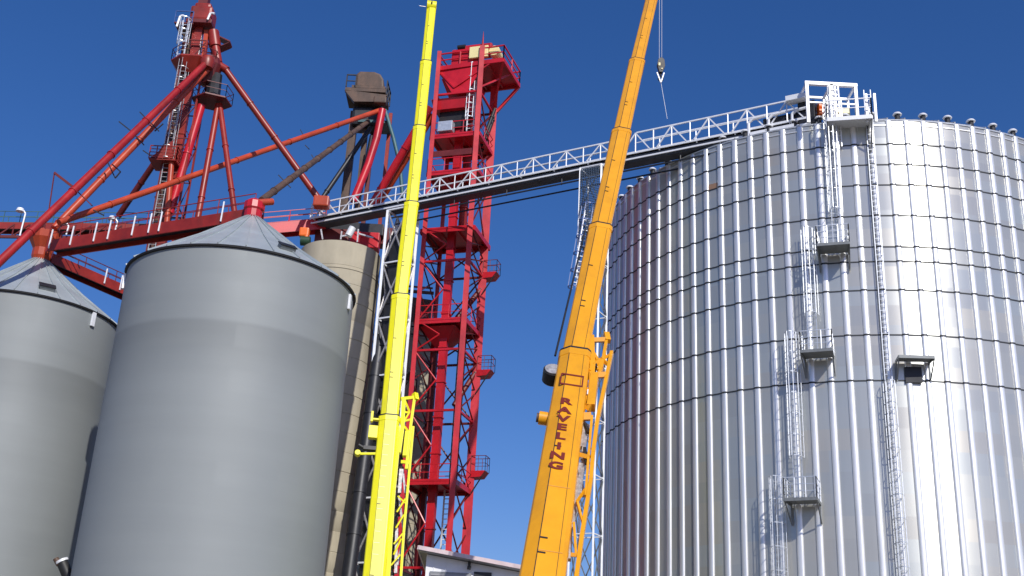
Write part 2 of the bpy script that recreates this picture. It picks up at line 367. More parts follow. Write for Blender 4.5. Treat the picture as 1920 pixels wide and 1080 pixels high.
# roof-edge work platform at the conveyor end
at0 = onB(1556, 300)[0]; at1 = onB(1634, 300)[0]; zt = onB(1600, 218, BR+1.2)[1]
pts = [bp(at0, BR-.6, zt), bp(at0, BR+1.25, zt), bp(at1, BR+1.25, zt), bp(at1, BR-.6, zt)]
m = MB().slab(pts, .06)
for p, q in zip(pts, pts[1:]+pts[:1]): m.bar(p-V((0,0,.1)), q-V((0,0,.1)), .08, .24)
top = m.build('rim_platform', WHITE, bin_b)
r = MB(); railing(r, pts, 1.1, .03, .9, mids=1); r.build('railing', WHITE, bin_b, parent=top)
b = MB()
for aa in (at0, at1): b.bar(bp(aa, BR+.1, zt-1.7), bp(aa, BR+1.2, zt-.2), .07)
b.build('bracket', GALVD, bin_b, parent=top)
lp = MB()
for x in (1627, 1642):
    a = onB(x, 300)[0]; lp.bar(bp(a, BR+1.0, zt-.3), bp(a, BR+1.0, zt+1.5), .13)
lp.build('ladder_hoop', WHITE, bin_b, parent=top)
# tall white hoist frame over the conveyor end
Yf = 57.4
def H(x, y, Y=Yf): return atY(x, y, Y)
hz = H(1510, 156).z
fr = MB(); gA = H(1512, 156); gB = H(1603, 156); gB.z = gA.z
gB = V((gB.x, Yf, gA.z))
for c0, zz in ((gA, 2.6), (gB, 3.0)): fr.bar(c0, c0-V((0,0,zz)), .17)
mid = gA.lerp(gB, .5); fr.bar(mid, mid-V((0,0,4.2)), .2); fr.bar(gA.lerp(gB,.58), gA.lerp(gB,.58)-V((0,0,4.2)), .1); fr.bar(gA.lerp(gB,.44), gA.lerp(gB,.44)-V((0,0,2.8)), .12)
fr.bar(gA-V((.1,0,0)), gB+V((.1,0,0)), .2)
dy = V((0, 1.5, 0))
for c0 in (gA, mid, gB): fr.bar(c0+dy, c0+dy-V((0,0,2.8)), .12); fr.bar(c0, c0+dy, .12)
fr.bar(gA+dy, gB+dy, .12); fr.bar(gA-V((0,0,1.25)), gB-V((0,0,1.25)), .08)
hf = thing('hoist_frame', 'tall white square frame above the conveyor end on the shiny bin rim', 'frame', mid-V((0,0,4.2)))
fr.build('frame', WHITE, hf)
lz = MB(); ladder(lz, gA.lerp(gB,.54)-V((0,.15,4.1)), gA.lerp(gB,.54)-V((0,.15,.1)), (0,-1,0), .5, .035, .33); lz.build('ladder', WHITE, hf)
mt = MB(); c = gA.lerp(gB, .46)+V((0,.7,-1.15)); mt.tube(c-V((.5,0,0)), c+V((.5,0,0)), .3, 14); mt.box(c-V((0,0,.4)), (.5,0,0), (0,.3,0), (0,0,.14))
mt.build('motor', ORN, hf, True)
mt = MB(); c = gA.lerp(gB, .72)+V((0,.8,-1.6)); mt.box(c, (.55,0,0), (0,.35,0), (0,0,.4)); mt.build('gearbox', CREAM, hf, bevel=.05)

# ------------------------------------------------------------------ two grey bins on the left
OLDG = lambda nm: sheet_mat(nm, 6, 2.9, 1.12, (.255, .277, .278, 1), .62, .12, .006, 0, .006, bands=.13, tone=20.2, blot=.02)
ROOFG = mat('galvanised roof panels', (.42, .465, .475, 1), .42, metal=.35, var=.12, scale=.5)
EAVE = mat('black eave gap and shadow', (.012, .012, .014, 1), .7, var=.1)
def grey_bin(loc, R, zr, za, label, seamz, hatch_a, nseg=28, lug=()):
    t = thing('grain_bin', label, 'grain bin', loc); Cn = V(loc)
    MB().lathe(Cn, [(R, 0), (R, zr)], 128).build('wall', OLDG('grey bin wall'), t, True)
    rf = MB()
    n = nseg; vs = []; fs = []
    for i in range(n):
        a0, a1 = 2*PI*i/n, 2*PI*(i+1)/n
        def q(a, r, z): return Cn+V((r*math.sin(a), -r*math.cos(a), z))
        Ro = R+.14
        prof = [(Ro, zr-.06), (R*.55, zr+(za-zr)*.46), (.42, za)]
        for j in range(2):
            r0, z0 = prof[j]; r1, z1 = prof[j+1]; e = .012
            for s_ in range(3):
                b0 = a0+(a1-a0)*s_/3; b1 = a0+(a1-a0)*(s_+1)/3
                rf.add([q(b0, r0, z0), q(b1, r0, z0), q(b1, r1, z1), q(b0, r1, z1)], [(0,1,2,3)])
    roof = rf.build('roof', ROOFG, t)
    rb = MB()
    for i in range(n):
        a = 2*PI*i/n; q = lambda r, z: Cn+V((r*math.sin(a), -r*math.cos(a), z))
        rb.bar(q(R+.15, zr-.03), q(R*.55, zr+(za-zr)*.46+.03), .05, .09); rb.bar(q(R*.55, zr+(za-zr)*.46+.03), q(.42, za+.03), .05, .09)
    rb.build('roof_rib', ROOFG, t, parent=roof)
    MB().lathe(Cn, [(R+.01, zr-.17), (R+.11, zr-.15), (R+.13, zr-.07), (R+.01, zr-.06)], 128).build('eave_gap_shadow', EAVE, t, True)  # black ring paints in the roof overhang's shadow along with the gap
    # hatch near the eave
    a = hatch_a; sl = (za-zr)/R; n_ = V((math.sin(a)*sl, -math.cos(a)*sl, 1)).normalized(); tt = V((math.cos(a), math.sin(a), 0)); dn = tt.cross(n_)
    c = Cn+V((math.sin(a), -math.cos(a), 0))*R*.86+V((0,0,zr+(za-zr)*.12+.22))
    h = MB(); h.box(c, tt*.42, dn*.24, n_*.12); ho = h.build('roof_hatch', GALVD, t, bevel=.02)
    h = MB(); h.box(c-dn*.0+n_*.16, tt*.46, dn*.27, n_*.03); h.build('hatch_lid', DARK, t, parent=ho)
    for (aa, z) in lug:
        c = Cn+V((math.sin(aa), -math.cos(aa), 0))*(R+.07)+V((0,0,z)); t2 = V((math.cos(aa), math.sin(aa), 0)); nn_ = V((math.sin(aa), -math.cos(aa), 0))
        MB().box(c, t2*.13, nn_*.06, V((0,0,.42))).build('lug_plate', WHITE, t, bevel=.02)
    return t, roof
Aloc = V((-14.59, 58.72, 0)); Cloc = V((-28.9, 65.94, 0)); ZA = 24.27
thA, roofA = grey_bin(Aloc, 6.0, ZA, 28.45, 'plain grey steel bin with pale cone roof and red cap, left of the yellow boom', [20.2], .62, lug=((1.42, ZA-.8), (-1.22, ZA-.75)))
thC, roofC = grey_bin(Cloc, 5.33, ZA, 28.2, 'plain grey steel bin with pale cone roof cut by the left edge of the picture', [20.2], .55, lug=((1.1, ZA-.55),))
# red cap on the nearer bin's peak
cp = MB(); c = V((Aloc.x, Aloc.y, 28.4))
cp.lathe(c, [(.42, -.1), (.5, .1), (.5, .5), (.58, .6), (.56, 1.0), (.3, 1.2), (.02, 1.24)], 12)
cp.build('fill_cap', RED, thA, parent=roofA)
cp = MB(); cp.tube(c+V((.15,-.3,.9)), c+V((.9,.3,1.3)), .2, 12); cp.build('inlet', ORANGE_RED, thA, True, parent=roofA)
# junction box on the left bin's peak
cp = MB(); c = V((Cloc.x, Cloc.y, 28.2))
cp.lathe(c, [(.5, -.1), (.6, .2), (.6, .7), (.95, 1.3), (1.0, 1.75), (.3, 2.0), (.02, 2.05)], 12)
cp.build('fill_cap', ORANGE_RED, thC, parent=roofC)
# dark pipe with a white strap, low on the left bin
pp = atD(116, 1052, 61.6); pq = atD(136, 1100, 61.2)
dp = thing('drain_pipe', 'short dark pipe with a white strap low beside the leftmost bin', 'pipe', pq)
MB().tube(pp, pp+(pq-pp)*3.5, .3, 20).build('pipe', BLACK, dp, True)
ax = (pq-pp).normalized()
MB().tube(pp-ax*.05, pp+ax*.08, .34, 20).build('strap', WHITE, dp, True)
MB().tube(pp-ax*.12+V((-.25,-.1,0)), pp+ax*.25+V((-.2,-.1,0)), .15, 12).build('bracket', BROWN, dp, True)

# ------------------------------------------------------------------ concrete silos
def conc_silo(name, label, c, r, z, step):
    t = thing(name, label, 'silo', (c.x, c.y, 0)); c0 = V((c.x, c.y, 0))
    prof = [(r, 0)]; k = step
    while k < z-.5:
        prof += [(r, k-.03), (r-.025, k-.012), (r-.025, k+.012), (r+.012*random.uniform(-1, 1), k+.03)]; k += step
    prof += [(r, z), (r-.25, z+.001), (r-.25, z-.2), (.02, z-.2)]
    MB().lathe(c0, prof, 72).build('shaft', CONC, t, True)
    return t
cc = atZ(636, 455, 33.0); c1 = V((cc.x-.15, cc.y+2.3, 0)); 
cs = conc_silo('concrete_silo', 'tall cream concrete silo behind the large grey bin', c1, 2.75, 33.0, 1.25)
MB().lathe(V((c1.x, c1.y, 0)), [(2.75, 31.0), (2.79, 31.02), (2.79, 31.1), (2.75, 31.12)], 72).build('band', CONC, cs, True)
c2 = atY(764, 640, 84); z2 = atY(790, 615, 83).z
cs2 = conc_silo('concrete_silo', 'cream concrete silo half hidden behind the red tower, with black rails round its top', V((c2.x, c2.y, 0)), 2.3, z2, 1.25)
r = MB()
for zz in (-.5, -1.1): 
    r.lathe(V((c2.x, c2.y, z2+zz)), [(2.55, 0), (2.62, 0), (2.62, .09), (2.55, .09), (2.55, 0)], 40)
for i in range(16):
    a = i*PI/8; r.bar(V((c2.x+2.58*math.sin(a), c2.y-2.58*math.cos(a), z2-1.2)), V((c2.x+2.58*math.sin(a), c2.y-2.58*math.cos(a), z2+.4)), .06)
r.build('guard_rail', DARK, cs2)
hh = MB(); hb = V((c2.x+.2, c2.y, z2)); hh.hexa([hb+V((-1.2,-1,-.1)), hb+V((1.3,-1,-.1)), hb+V((1.3,1,-.1)), hb+V((-1.2,1,-.1)), hb+V((-1.2,-1,2.6)), hb+V((1.6,-1,2.3)), hb+V((1.6,1,2.3)), hb+V((-1.2,1,2.6))])
hh.bar(hb+V((-1.4,-1.2,2.9)), hb+V((1.6,-1.2,2.8)), .2); hh.bar(hb+V((-1.4,-1.2,3.3)), hb+V((1.5,-1.2,3.2)), .12)
hh.build('headhouse', BROWN, cs2)

# ------------------------------------------------------------------ conveyor gallery
GL = V((-14.47, 76.27, 0)); GR = V((16.9, 58.65, 0)); GZ = 36.5
gd = (GR-GL).normalized(); gn = V((gd.y, -gd.x, 0))   # toward the camera
if gn.y > 0: gn = -gn
GLen = (GR-GL).length
gal = thing('conveyor_gallery', 'long white railed conveyor bridge running up to the shiny bin roof', 'conveyor', GL+V((0,0,GZ-1)))
def G(s, o, z): return GL + gd*s + gn*o + V((0, 0, GZ+z))
deck = MB(); deck.bar(G(0, 0, -.02), G(GLen, 0, -.02), .95, .05); deck.build('walkway', DARK, gal)
m = MB()
for o in (.5, -.5): m.bar(G(0, o, 0), G(GLen, o, 0), .07, .14)
for k in range(int(GLen/2.4)): m.bar(G(k*2.4+.3, -.5, -.1), G(k*2.4+.3, .5, -.1), .06, .08)
m.build('deck_beam', WHITE, gal)
m = MB(); 
for o in (.5, -.5): m.bar(G(.1, o, -.40), G(GLen, o, -.40), .07, .1)
m.build('lower_chord', WHITE, gal)
CASING = mat('blue grey conveyor casing', (.05, .058, .072, 1), .45, var=.3, scale=1.5); m = MB(); m.bar(G(.6, 0, -.34), G(GLen, 0, -.34), .8, .4); m.build('conveyor_casing', CASING, gal)
m = MB()
for (o, z) in ((.35, -1.15), (-.3, -1.35)): m.bar(G(7, o, z), G(GLen-1.5, o, z+.12), .06, .09)
for k in range(8, 34, 4): m.bar(G(k, .3, -1.15), G(k, .3, -.6), .05)
m.build('return_pipe', DARK, gal)
ps = 1.19; n = int(GLen/ps)
for o in (.52, -.52):
    m = MB(); br = MB()
    brk = 23.9
    HL, HR = 1.1, 1.36          # the part right of the pier has the deeper truss
    m.bar(G(0, o, HL), G(brk, o, HL), .08, .085); m.bar(G(brk+1.3, o, HR), G(GLen-.2, o, HR), .08, .085)
    br.bar(G(brk, o, HL), G(brk-.7, o, .05), .075); m.bar(G(brk+1.3, o, .65), G(GLen-.2, o, .65), .04); m.bar(G(0, o, .5), G(brk-.5, o, .5), .04)
    for k in range(n+1):
        s = k*ps+.15
        if brk-.4 < s < brk+1.2 or (o < 0 and k % 2): continue
        hh_ = HL if s < brk else HR
        m.bar(G(s, o, 0), G(s, o, hh_), .06)
        if k % 2 == 1 and o > 0:
            br.bar(G(s, o, hh_-.02), G(s-.95, o, .05), .075, .075); br.bar(G(s, o, hh_-.02), G(s+.95, o, .05), .075, .075)
    ro = m.build('railing', WHITE, gal); split(br, 'diagonal_brace', WHITE, gal, parent=ro)
# end pieces
m = MB()
for o in (.5, -.5): m.bar(G(0, o, 1.0), G(0, o, -.1), .09); m.bar(G(0, o, 1.0), G(1.4, o, -.05), .1)
m.bar(G(-.02, .5, 1.0), G(-.02, -.5, 1.0), .07); m.bar(G(-1.0, .5, -.36), G(.2, .5, -.36), .06, .1); m.build('end_frame', WHITE, gal)
m = MB(); m.box(G(GLen-1.7, 0, .05), gd*1.1, gn*.42, V((0,0,.5))); m.box(G(GLen-.2, 0, .35), gd*.5, gn*.5, V((0,0,.75)))
m.build('drive_head', DARK, gal, bevel=.06)
m = MB()
for s in (GLen-3.6, GLen-2.4, GLen-1.0): m.path([G(s, .62, -.6), G(s, .62, .35), G(s+.25, .62, .55), G(s+1.0, .62, .6)], .09, 8)
m.box(G(GLen-2.2, .62, -.45), gd*1.3, gn*.12, V((0,0,.1))); m.box(G(GLen-.7, .7, 1.25), gd*.55, gn*.3, V((0,0,.16)))
m.build('guard_hoop', WHITE, gal)

def pier(label, base, w1, w2, top, mleg, nb, gn_=gn, gd_=gd, dep=1.4, br=None):
    t = thing('support_tower', label, 'tower', (base.x, base.y, 0)); b0 = V((base.x, base.y, 0))
    cs_ = [b0, b0+gd_*w1, b0+gd_*w1-gn_*dep, b0-gn_*dep]
    for c in cs_: MB().bar(c, c+V((0,0,top)), w2).build('leg', mleg, t)
    h = top/nb
    for j in range(4):
        p, q = cs_[j], cs_[(j+1) % 4]; m = MB(); g2 = MB()
        for k in range(nb):
            z0, z1 = V((0,0,k*h)), V((0,0,(k+1)*h))
            g2.bar(p+z1, q+z1, w2*.6); m.bar(p+z0, q+z1, w2*.5); m.bar(q+z0, p+z1, w2*.5)
        split(g2, 'girt', mleg, t); split(m, 'brace', br or mleg, t)
    return t
pb = atZ(727, 397, GZ-.75)
pier('white lattice pier under the conveyor bridge beside the dark pipe, behind the yellow boom', V((pb.x, pb.y, 0)), 1.75, .17, GZ-.65, WHITE, 9, br=STEELW, dep=1.2)
pcx = V((pb.x, pb.y, 0))+gd*.95-gn*.6; pt_ = thing('bucket_elevator', 'dark steel trunk standing inside the white pier behind the yellow boom', 'elevator', pcx); MB().ringed(pcx, pcx+V((0,0,34)), gd*.62, gn*.4, [2.9*k for k in range(1, 12)]).build('trunk', DARK, pt_)
pb2 = atZ(1088, 318, GZ-.75)
pier('white lattice pier under the conveyor bridge behind the orange boom', V((pb2.x, pb2.y, 0)), 1.45, .11, GZ-.65, WHITE, 11, br=GALVD, dep=1.2)
cb = V((pb2.x, pb2.y, 0))
mg = thing('mesh_guard', 'fine dark blue mesh hanging in the pier top just left of the orange boom', 'mesh', cb+V((0, 0, GZ-6)))
m = MB(); MESH = mat('dark blue mesh', (.035, .07, .13, 1), .6)
for k in range(11): m.bar(cb+gd*(.12*k+.1)+gn*.08+V((0,0,GZ-6.2)), cb+gd*(.12*k+.1)+gn*.08+V((0,0,GZ-.8)), .035)
for k in range(46): m.bar(cb+gd*.08+gn*.1+V((0,0,GZ-6.2+.12*k)), cb+gd*1.36+gn*.1+V((0,0,GZ-6.2+.12*k)), .03)
m.build('mesh', MESH, mg)
m = thing('catwalk_ladder', 'blue and white caged ladder at the pier beside the orange boom', 'ladder', cb+V((0,0,20)))
l = MB(); la = atY(1106, 385, 64.5); lb = atY(1080, 540, 63.9); ladder(l, lb, la, (0,-1,0), .5, .045, .35); l.build('ladder', WHITE, m)
l = MB(); cage(l, lb, la, (-.8,-.6,0), .7, .55, .03, 1.0, 4); l.build('cage', BLUE, m)
# dark vertical pipe beside the first pier
dt = atY(737, 455, 74.6); de = atY(652, 1092, 69.6); dg = de+(de-dt).normalized()*((de.z)/((dt-de).normalized().z)-.02)
dk = thing('downspout', 'thick dark grey slanting pipe between the cream silo and the white pier', 'pipe', V((dg.x, dg.y, 0)))
dL = (dt-dg).length; dd_ = (dt-dg).normalized(); dA = dd_.cross(V((0,1,0))).normalized(); dB = dA.cross(dd_)
MB().ringed(dg, dt, dA*.43, dB*.43, [dL*k/13 for k in range(1, 13)], .05, .035, 20).build('pipe', DARK, dk, True)
MB().tube(dt-dd_*.1, dt+V((1.0, .1, 1.6)), .43, 16, .55).build('elbow', DARK, dk, True)

# ------------------------------------------------------------------ main red elevator tower
fr0 = atY(880, 453, 73.0); FR = V((fr0.x, fr0.y, 0)); ph = math.radians(17)
e1 = V((math.cos(ph), -math.sin(ph), 0)); e2 = V((math.sin(ph), math.cos(ph), 0)); s = 3.35
FL, BRr, BL = FR-e1*s, FR+e2*s, FR-e1*s+e2*s
Zy = lambda y, x=885: atY(x, y, FR.y).z
zs = [Zy(900, 856), Zy(596, 870), Zy(424, 883), Zy(316, 889), Zy(247, 895), Zy(170, 899)]
ztop = Zy(114, 905); zmast = Zy(74, 907)
tw = thing('elevator_tower', 'tall bright red steel elevator tower with braced bays and a caged top platform', 'tower', FR)
for c, tp, wd in ((FL, ztop+1.2, .30), (FR, zmast-.6, .36), (BRr, ztop-.3, .56), (BL, ztop-.3, .28)):
    MB().bar(c, c+V((0,0,tp)), wd).build('leg', RED, tw)
MB().tube(FR+V((0,0,zmast-.6)), FR+V((0,0,zmast+.7)), .09, 8, .01).build('mast_tip', RED, tw)
# bays
lev = [0.0, 5.2, zs[0], (zs[0]+zs[1])/2-1.6, (zs[0]+zs[1])/2+2.2, zs[1], (zs[1]+zs[2])/2, zs[2], zs[3], zs[4], zs[5]]
lev = [0, zs[0]-5.5, zs[0], zs[0]+4.6, zs[0]+8.8, zs[1], zs[1]+4.3, zs[2], zs[3], zs[4], zs[5]]
fc = [FL, FR, BRr, BL]
for j in range(4):
    p, q = fc[j], fc[(j+1) % 4]; m = MB(); g2 = MB()
    for k in range(len(lev)-1):
        z0, z1 = V((0,0,lev[k])), V((0,0,lev[k+1]))
        g2.bar(p+z1, q+z1, .14)
        if k >= 7 and j in (0, 3): continue
        if k >= 7 or j == 2: xbrace(m, p+z0, q+z0, p+z1, q+z1, .06)
        elif j == 0:
            mid = p.lerp(q, .5)+z0.lerp(z1, .5)
            m.tube(p+z0, mid, .055, 6); m.tube(p+z1, mid, .055, 6)
        else:
            zm = z0.lerp(z1, .5); xbrace(m, p+z0, q+z0, p+zm, q+zm, .055); xbrace(m, p+zm, q+zm, p+z1, q+z1, .055)
    split(g2, 'girt', RED if j in (0, 1) else DARKRED, tw); split(m, 'brace', RED if j == 0 else DARKRED, tw)  # rear girts and braces off the front face: shade painted as darker red
def deckpl(z, grow_l=0, grow_r=0, grow_b=0, rail=1, th=.22, front=0, rstep=1.2):
    Z = V((0,0,z)); pts = [FL-e1*grow_l-e2*front+Z, FR+e1*grow_r-e2*front+Z, BRr+e1*grow_r+e2*grow_b+Z, BL-e1*grow_l+e2*grow_b+Z]
    m = MB().slab(pts, .06)
    for p, q in zip(pts, pts[1:]+pts[:1]): m.bar(p-V((0,0,.12)), q-V((0,0,.12)), .1, th)
    for k in (.33, .66): m.bar(pts[0].lerp(pts[1], k)-V((0,0,.12)), pts[3].lerp(pts[2], k)-V((0,0,.12)), .08, .12)
    o = m.build('platform', RED, tw)
    if rail: r = MB(); railing(r, pts, 1.05, .025, rstep, closed=True); r.build('railing', RED, tw, parent=o)
    return o, pts
deckpl(zs[0], .15, .15, .1, th=.34); deckpl(zs[1], .2, .1, .1, th=.32); deckpl(zs[2], .3, .3, .3, rail=0, th=.36); deckpl(zs[3], .2, .3, .2, th=.3); deckpl(zs[4], .2, .2, .2, th=.3)
# top deck, larger and open to the right
Zt = ztop; q0, q1, q2 = atZ(822, 126, Zt), atZ(944, 109, Zt), atZ(974, 158, Zt); q3 = q0+(q2-q1)
m = MB().slab([q0, q1, q2, q3], .08)
for p, q in zip([q0,q1,q2,q3], [q1,q2,q3,q0]): m.bar(p-V((0,0,.15)), q-V((0,0,.15)), .14, .34)
for k in (.25, .5, .75): m.bar(q0.lerp(q1, k)-V((0,0,.14)), q3.lerp(q2, k)-V((0,0,.14)), .1, .2)
o = m.build('top_platform', RED, tw)
r = MB(); railing(r, [q0, q1, q2, q3], 1.1, .045, 1.6, closed=True, mids=1); r.build('railing', RED, tw, parent=o)
m = MB()
m.slab([q0.lerp(q3,.02)-V((0,0,.2)), q0.lerp(q1,.72)-V((0,0,.2)), FR-e1*.9+V((0,0,zs[5]+.1)), FL+e1*1.2+V((0,0,zs[5]+.1))], .06, V((0,-1,0)))
m.build('skirt_panel', RED, tw, parent=o)
m = MB(); cx = q0.lerp(q1,.42); 
m.bar(q0-V((0,0,.3)), FR-e1*2.0+V((0,0,zs[5]+.5)), .09); m.bar(q0.lerp(q1,.8)-V((0,0,.3)), FR-e1*2.0+V((0,0,zs[5]+.5)), .09)
m.bar(q1-V((0,0,.2)), BRr+V((0,0,zs[5]+.1)), .16); m.bar(q2-V((0,0,.2)), BRr+V((0,0,zs[5]-.2)), .2); m.bar(q1.lerp(q2,.5)-V((0,0,.2)), FR+V((0,0,zs[5]+.3)), .12)
m.build('knee_brace', RED, tw, parent=o)
# head housing and drive on the top deck
hc = atZ(868, 118, Zt)+e2*.8
m = MB(); m.box(hc+V((0,0,.75)), e1*1.05, e2*.55, V((0,0,.7))); m.box(hc+e1*.8+V((0,0,1.35)), e1*1.25, e2*.5, V((0,0,.38)))
m.build('head_housing', RED, tw, bevel=.12)
m = MB(); m.box(hc+e1*1.15-e2*.68+V((0,0,.85)), e1*.72, e2*.1, V((0,0,.48))); m.tube(hc+e1*2.25-e2*.5+V((0,0,1.0)), hc+e1*2.25+e2*.4+V((0,0,1.0)), .42, 16)
m.build('drive_guard', CREAM, tw, bevel=.03)
m = MB(); m.tube(hc-e1*.6-e2*.5+V((0,0,1.6)), hc+e1*.0-e2*.5+V((0,0,1.6)), .18, 10); m.build('motor', BLACK, tw, True)
# casings (the elevator legs)
for (px, py, Y, wd, dp_, z0, z1, mm) in ((845, 473, 74.6, .52, .42, 0, zs[5]+1.0, RED), (869, 400, 75.3, .5, .42, zs[2], zs[5]+1.0, RED_OLD), (818, 640, 75.6, .3, .3, 0, zs[1]-1.5, DARKRED)):
    c = atY(px, py, Y); c.z = z0; MB().ringed(c, c+V((0,0,z1-z0)), e1*wd/2, e2*dp_/2, [2.44*(i+1) for i in range(int((z1-z0)/2.44))]).build('elevator_casing', mm, tw)
# hoppers under the decks
def funnel(c, z0, w0, z1, w1, mm, name='hopper'):
    m = MB(); vs = []
    for (z, w_) in ((z1, w1), (z0, w0)):
        for (i, j) in ((-1,-1), (1,-1), (1,1), (-1,1)): vs.append(V((c.x, c.y, z))+e1*w_*i+e2*w_*j)
    m.hexa(vs); return m.build(name, mm, tw)
fcx = (FL+FR+BRr+BL)/4
funnel(fcx-e1*.35, zs[1]-.3, 1.25, zs[1]-1.7, .28, RED); funnel(fcx-e1*.2, zs[5]+1.6, 1.3, zs[5]-.6, .5, RED); funnel(fcx-e1*.6, zs[5]-.2, 1.5, zs[5]-1.0, 1.3, RED, 'transfer_box')
m = MB(); m.box(fcx-e1*.6+V((0,0,(zs[4]+zs[5])/2+.1)), e1*1.0, e2*.9, V((0,0,.85))); m.build('drive_housing', BLACK, tw, bevel=.05)
m = MB(); m.box(FL+e1*.95-e2*-.1+V((0,0,zs[4]+.65)), e1*.55, e2*.3, V((0,0,.4))); m.build('control_box', GALV, tw, bevel=.03)
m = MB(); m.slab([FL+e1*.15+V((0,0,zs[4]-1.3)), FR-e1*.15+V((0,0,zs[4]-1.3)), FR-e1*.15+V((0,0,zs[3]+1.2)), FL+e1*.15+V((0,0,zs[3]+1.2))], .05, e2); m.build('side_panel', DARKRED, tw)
# long inclined spouts inside and to the left
def pipe(p, q, r, mm, name='spout', root=None, parent=None, fl=3.0, n=14):
    p, q = V(p), V(q); root = root or tw
    d = (q-p).normalized(); a = d.cross(V((0,0,1))).normalized(); b = a.cross(d).normalized(); L = (q-p).length
    o = MB().ringed(p, q, a*r, b*r, [fl*(i+1) for i in range(int(L/fl))], .045, .04, n).build(name, mm, root, True, parent=parent)
    return o
pipe(FR-e1*1.2+e2*2.0+V((0,0,zs[1]+.8)), BRr+V((0,0,zs[2]-3.3)), .2, DARKRED)
pipe(FR-e1*1.0+e2*2.0+V((0,0,zs[0]+5.5)), BRr+V((0,0,zs[1]-2.6)), .18, DARKRED)
pipe(FR-e1*.4+e2*2.4+V((0,0,zs[5]-3.6)), BRr+e1*.2+V((0,0,zs[5]+.1)), .16, BLACK); pipe(FR-e1*.2+e2*1.7+V((0,0,zs[5]-3.6)), BRr+e1*.3-e2*.5+V((0,0,zs[5]+.1)), .13, BLACK)
pipe(atY(806, 200, 73.6), atY(697, 385, 76.6), .30, RED, fl=3.5); pipe(atY(812, 215, 74.2), atY(706, 388, 77.2), .26, ORANGE_RED, fl=3.5)
# caged ladders up the tower and small balconies on the right
m = MB(); lc = FR-e1*.75+e2*.6; ladder(m, lc+V((0,0,zs[4])), lc+V((0,0,ztop)), -e2, .5, .04, .33); lo = m.build('ladder', WHITE, tw)
m = MB(); cage(m, lc+V((0,0,zs[4]+1.4)), lc+V((0,0,ztop)), -e2, .75, .6, .025, 1.0, 5); m.build('cage', GALV, tw, parent=lo)
m = MB(); lc = FR-e1*1.2+e2*2.6; ladder(m, lc+V((0,0,1)), lc+V((0,0,zs[0])), -e2, .5, .05, .33); m.build('ladder', WHITE, tw)
m = MB(); lc = FR-e1*1.0+e2*2.8; ladder(m, lc+V((0,0,zs[0])), lc+V((0,0,zs[1])), -e2, .5, .04, .33); m.build('ladder', BLACK, tw)
for (yy, hgt) in ((886, 1.0), (697, 1.0), (514, .9)):
    z = atY(915, yy, BRr.y).z; b0 = BRr+V((0,0,z))+e1*.1-e2*.3
    pts = [b0, b0+e1*1.0, b0+e1*1.0+e2*.9, b0+e2*.9]
    m = MB(); m.hexa([b0+V((0,0,-.45)), b0+e1*.7+V((0,0,-.4)), b0+e1*.7+e2*.9+V((0,0,-.4)), b0+e2*.9+V((0,0,-.45))]+pts)
    o = m.build('balcony', RED, tw); r = MB(); railing(r, pts, hgt, .018, .5, mids=1); r.build('railing', DARKRED, tw, parent=o)
    m = MB(); m.bar(b0+V((0,0,-1.7)), b0+e1*.8+V((0,0,-.4)), .07); m.build('bracket', DARK, tw, parent=o)

# cluttered machinery: stair scaffold between the pier and the tower
sc0 = atY(748, 740, 77.5); sc0.z = 0
st = thing('stair_tower', 'rusty scaffold stair tower between the yellow boom and the red tower', 'stairs', sc0)
hz_ = atY(755, 705, 77.5).z; nfl = 9
for c in ((-.9,-.8), (1.1,-.8), (1.1,.8), (-.9,.8)): MB().bar(sc0+V((c[0], c[1], 0)), sc0+V((c[0], c[1], hz_)), .08).build('post', BROWN if c[0] > 0 else STEELW, st)
m = MB(); d2 = MB(); tr = MB()
for k in range(nfl):
    z0 = hz_*k/nfl; z1 = hz_*(k+1)/nfl; s_ = 1 if k % 2 else -1
    m.bar(sc0+V((-.9*s_+.1,-.5,z0)), sc0+V((1.0*s_+.1,-.5,z1)), .12, .22); d2.box(sc0+V((.1,0,z1)), (1.0,0,0), (0,.8,0), (0,0,.05))
    tr.tube(sc0+V((-.9,-.82,z0)), sc0+V((1.1,-.82,z1)), .04, 6); tr.tube(sc0+V((1.1,-.82,z0)), sc0+V((-.9,-.82,z1)), .04, 6)
    tr.tube(sc0+V((-.9,-.84,z0+1)), sc0+V((1.1,-.84,z0+1)), .03, 6)
split(m, 'flight', STEELW, st); split(d2, 'landing', DARK, st); split(tr, 'brace', DARK, st)

# ------------------------------------------------------------------ left red distributor tower
T1Y = 73.5
def T(x, y, Y=T1Y): return atY(x, y, Y)
t1b = T(312, 430); t1 = thing('distributor_tower', 'faded red elevator tower with spouts fanning out to the left bins', 'tower', (T(300,430).x, T1Y, 0))
cx0 = T(352, 205)                     # the tower's axis
AX = V((cx0.x, cx0.y, 0)); zpl = T(366, 122).z; zpl2 = T(400, 190).z; zpl3 = T(312, 314).z; zhead = T(380, 52).z
X_, Y_ = V((1,0,0)), V((0,1,0))
def dx(x, y): return T(x, y).x - AX.x
for (xo, yo, wd, z1, mm) in ((dx(326,330), 0, .55, zhead, RED_OLD), (dx(300,330)+.1, .5, .5, zhead, BROWN)):
    c = AX+V((xo, yo, 0)); MB().ringed(c, c+V((0,0,z1)), X_*wd/2, Y_*.22, [2.44*(i+1) for i in range(int(z1/2.44))]).build('elevator_casing', mm, t1)
for (xo, yo) in ((-.9,-.6), (.75,-.6), (.75,1.0), (-.9,1.0)):
    MB().bar(AX+V((xo,yo,0)), AX+V((xo,yo,zhead-1.5)), .13).build('leg', DARKRED if xo < 0 else RED_OLD, t1)
m = MB(); g2 = MB(); k = 0; zt1 = zhead-1.5; nb = 18
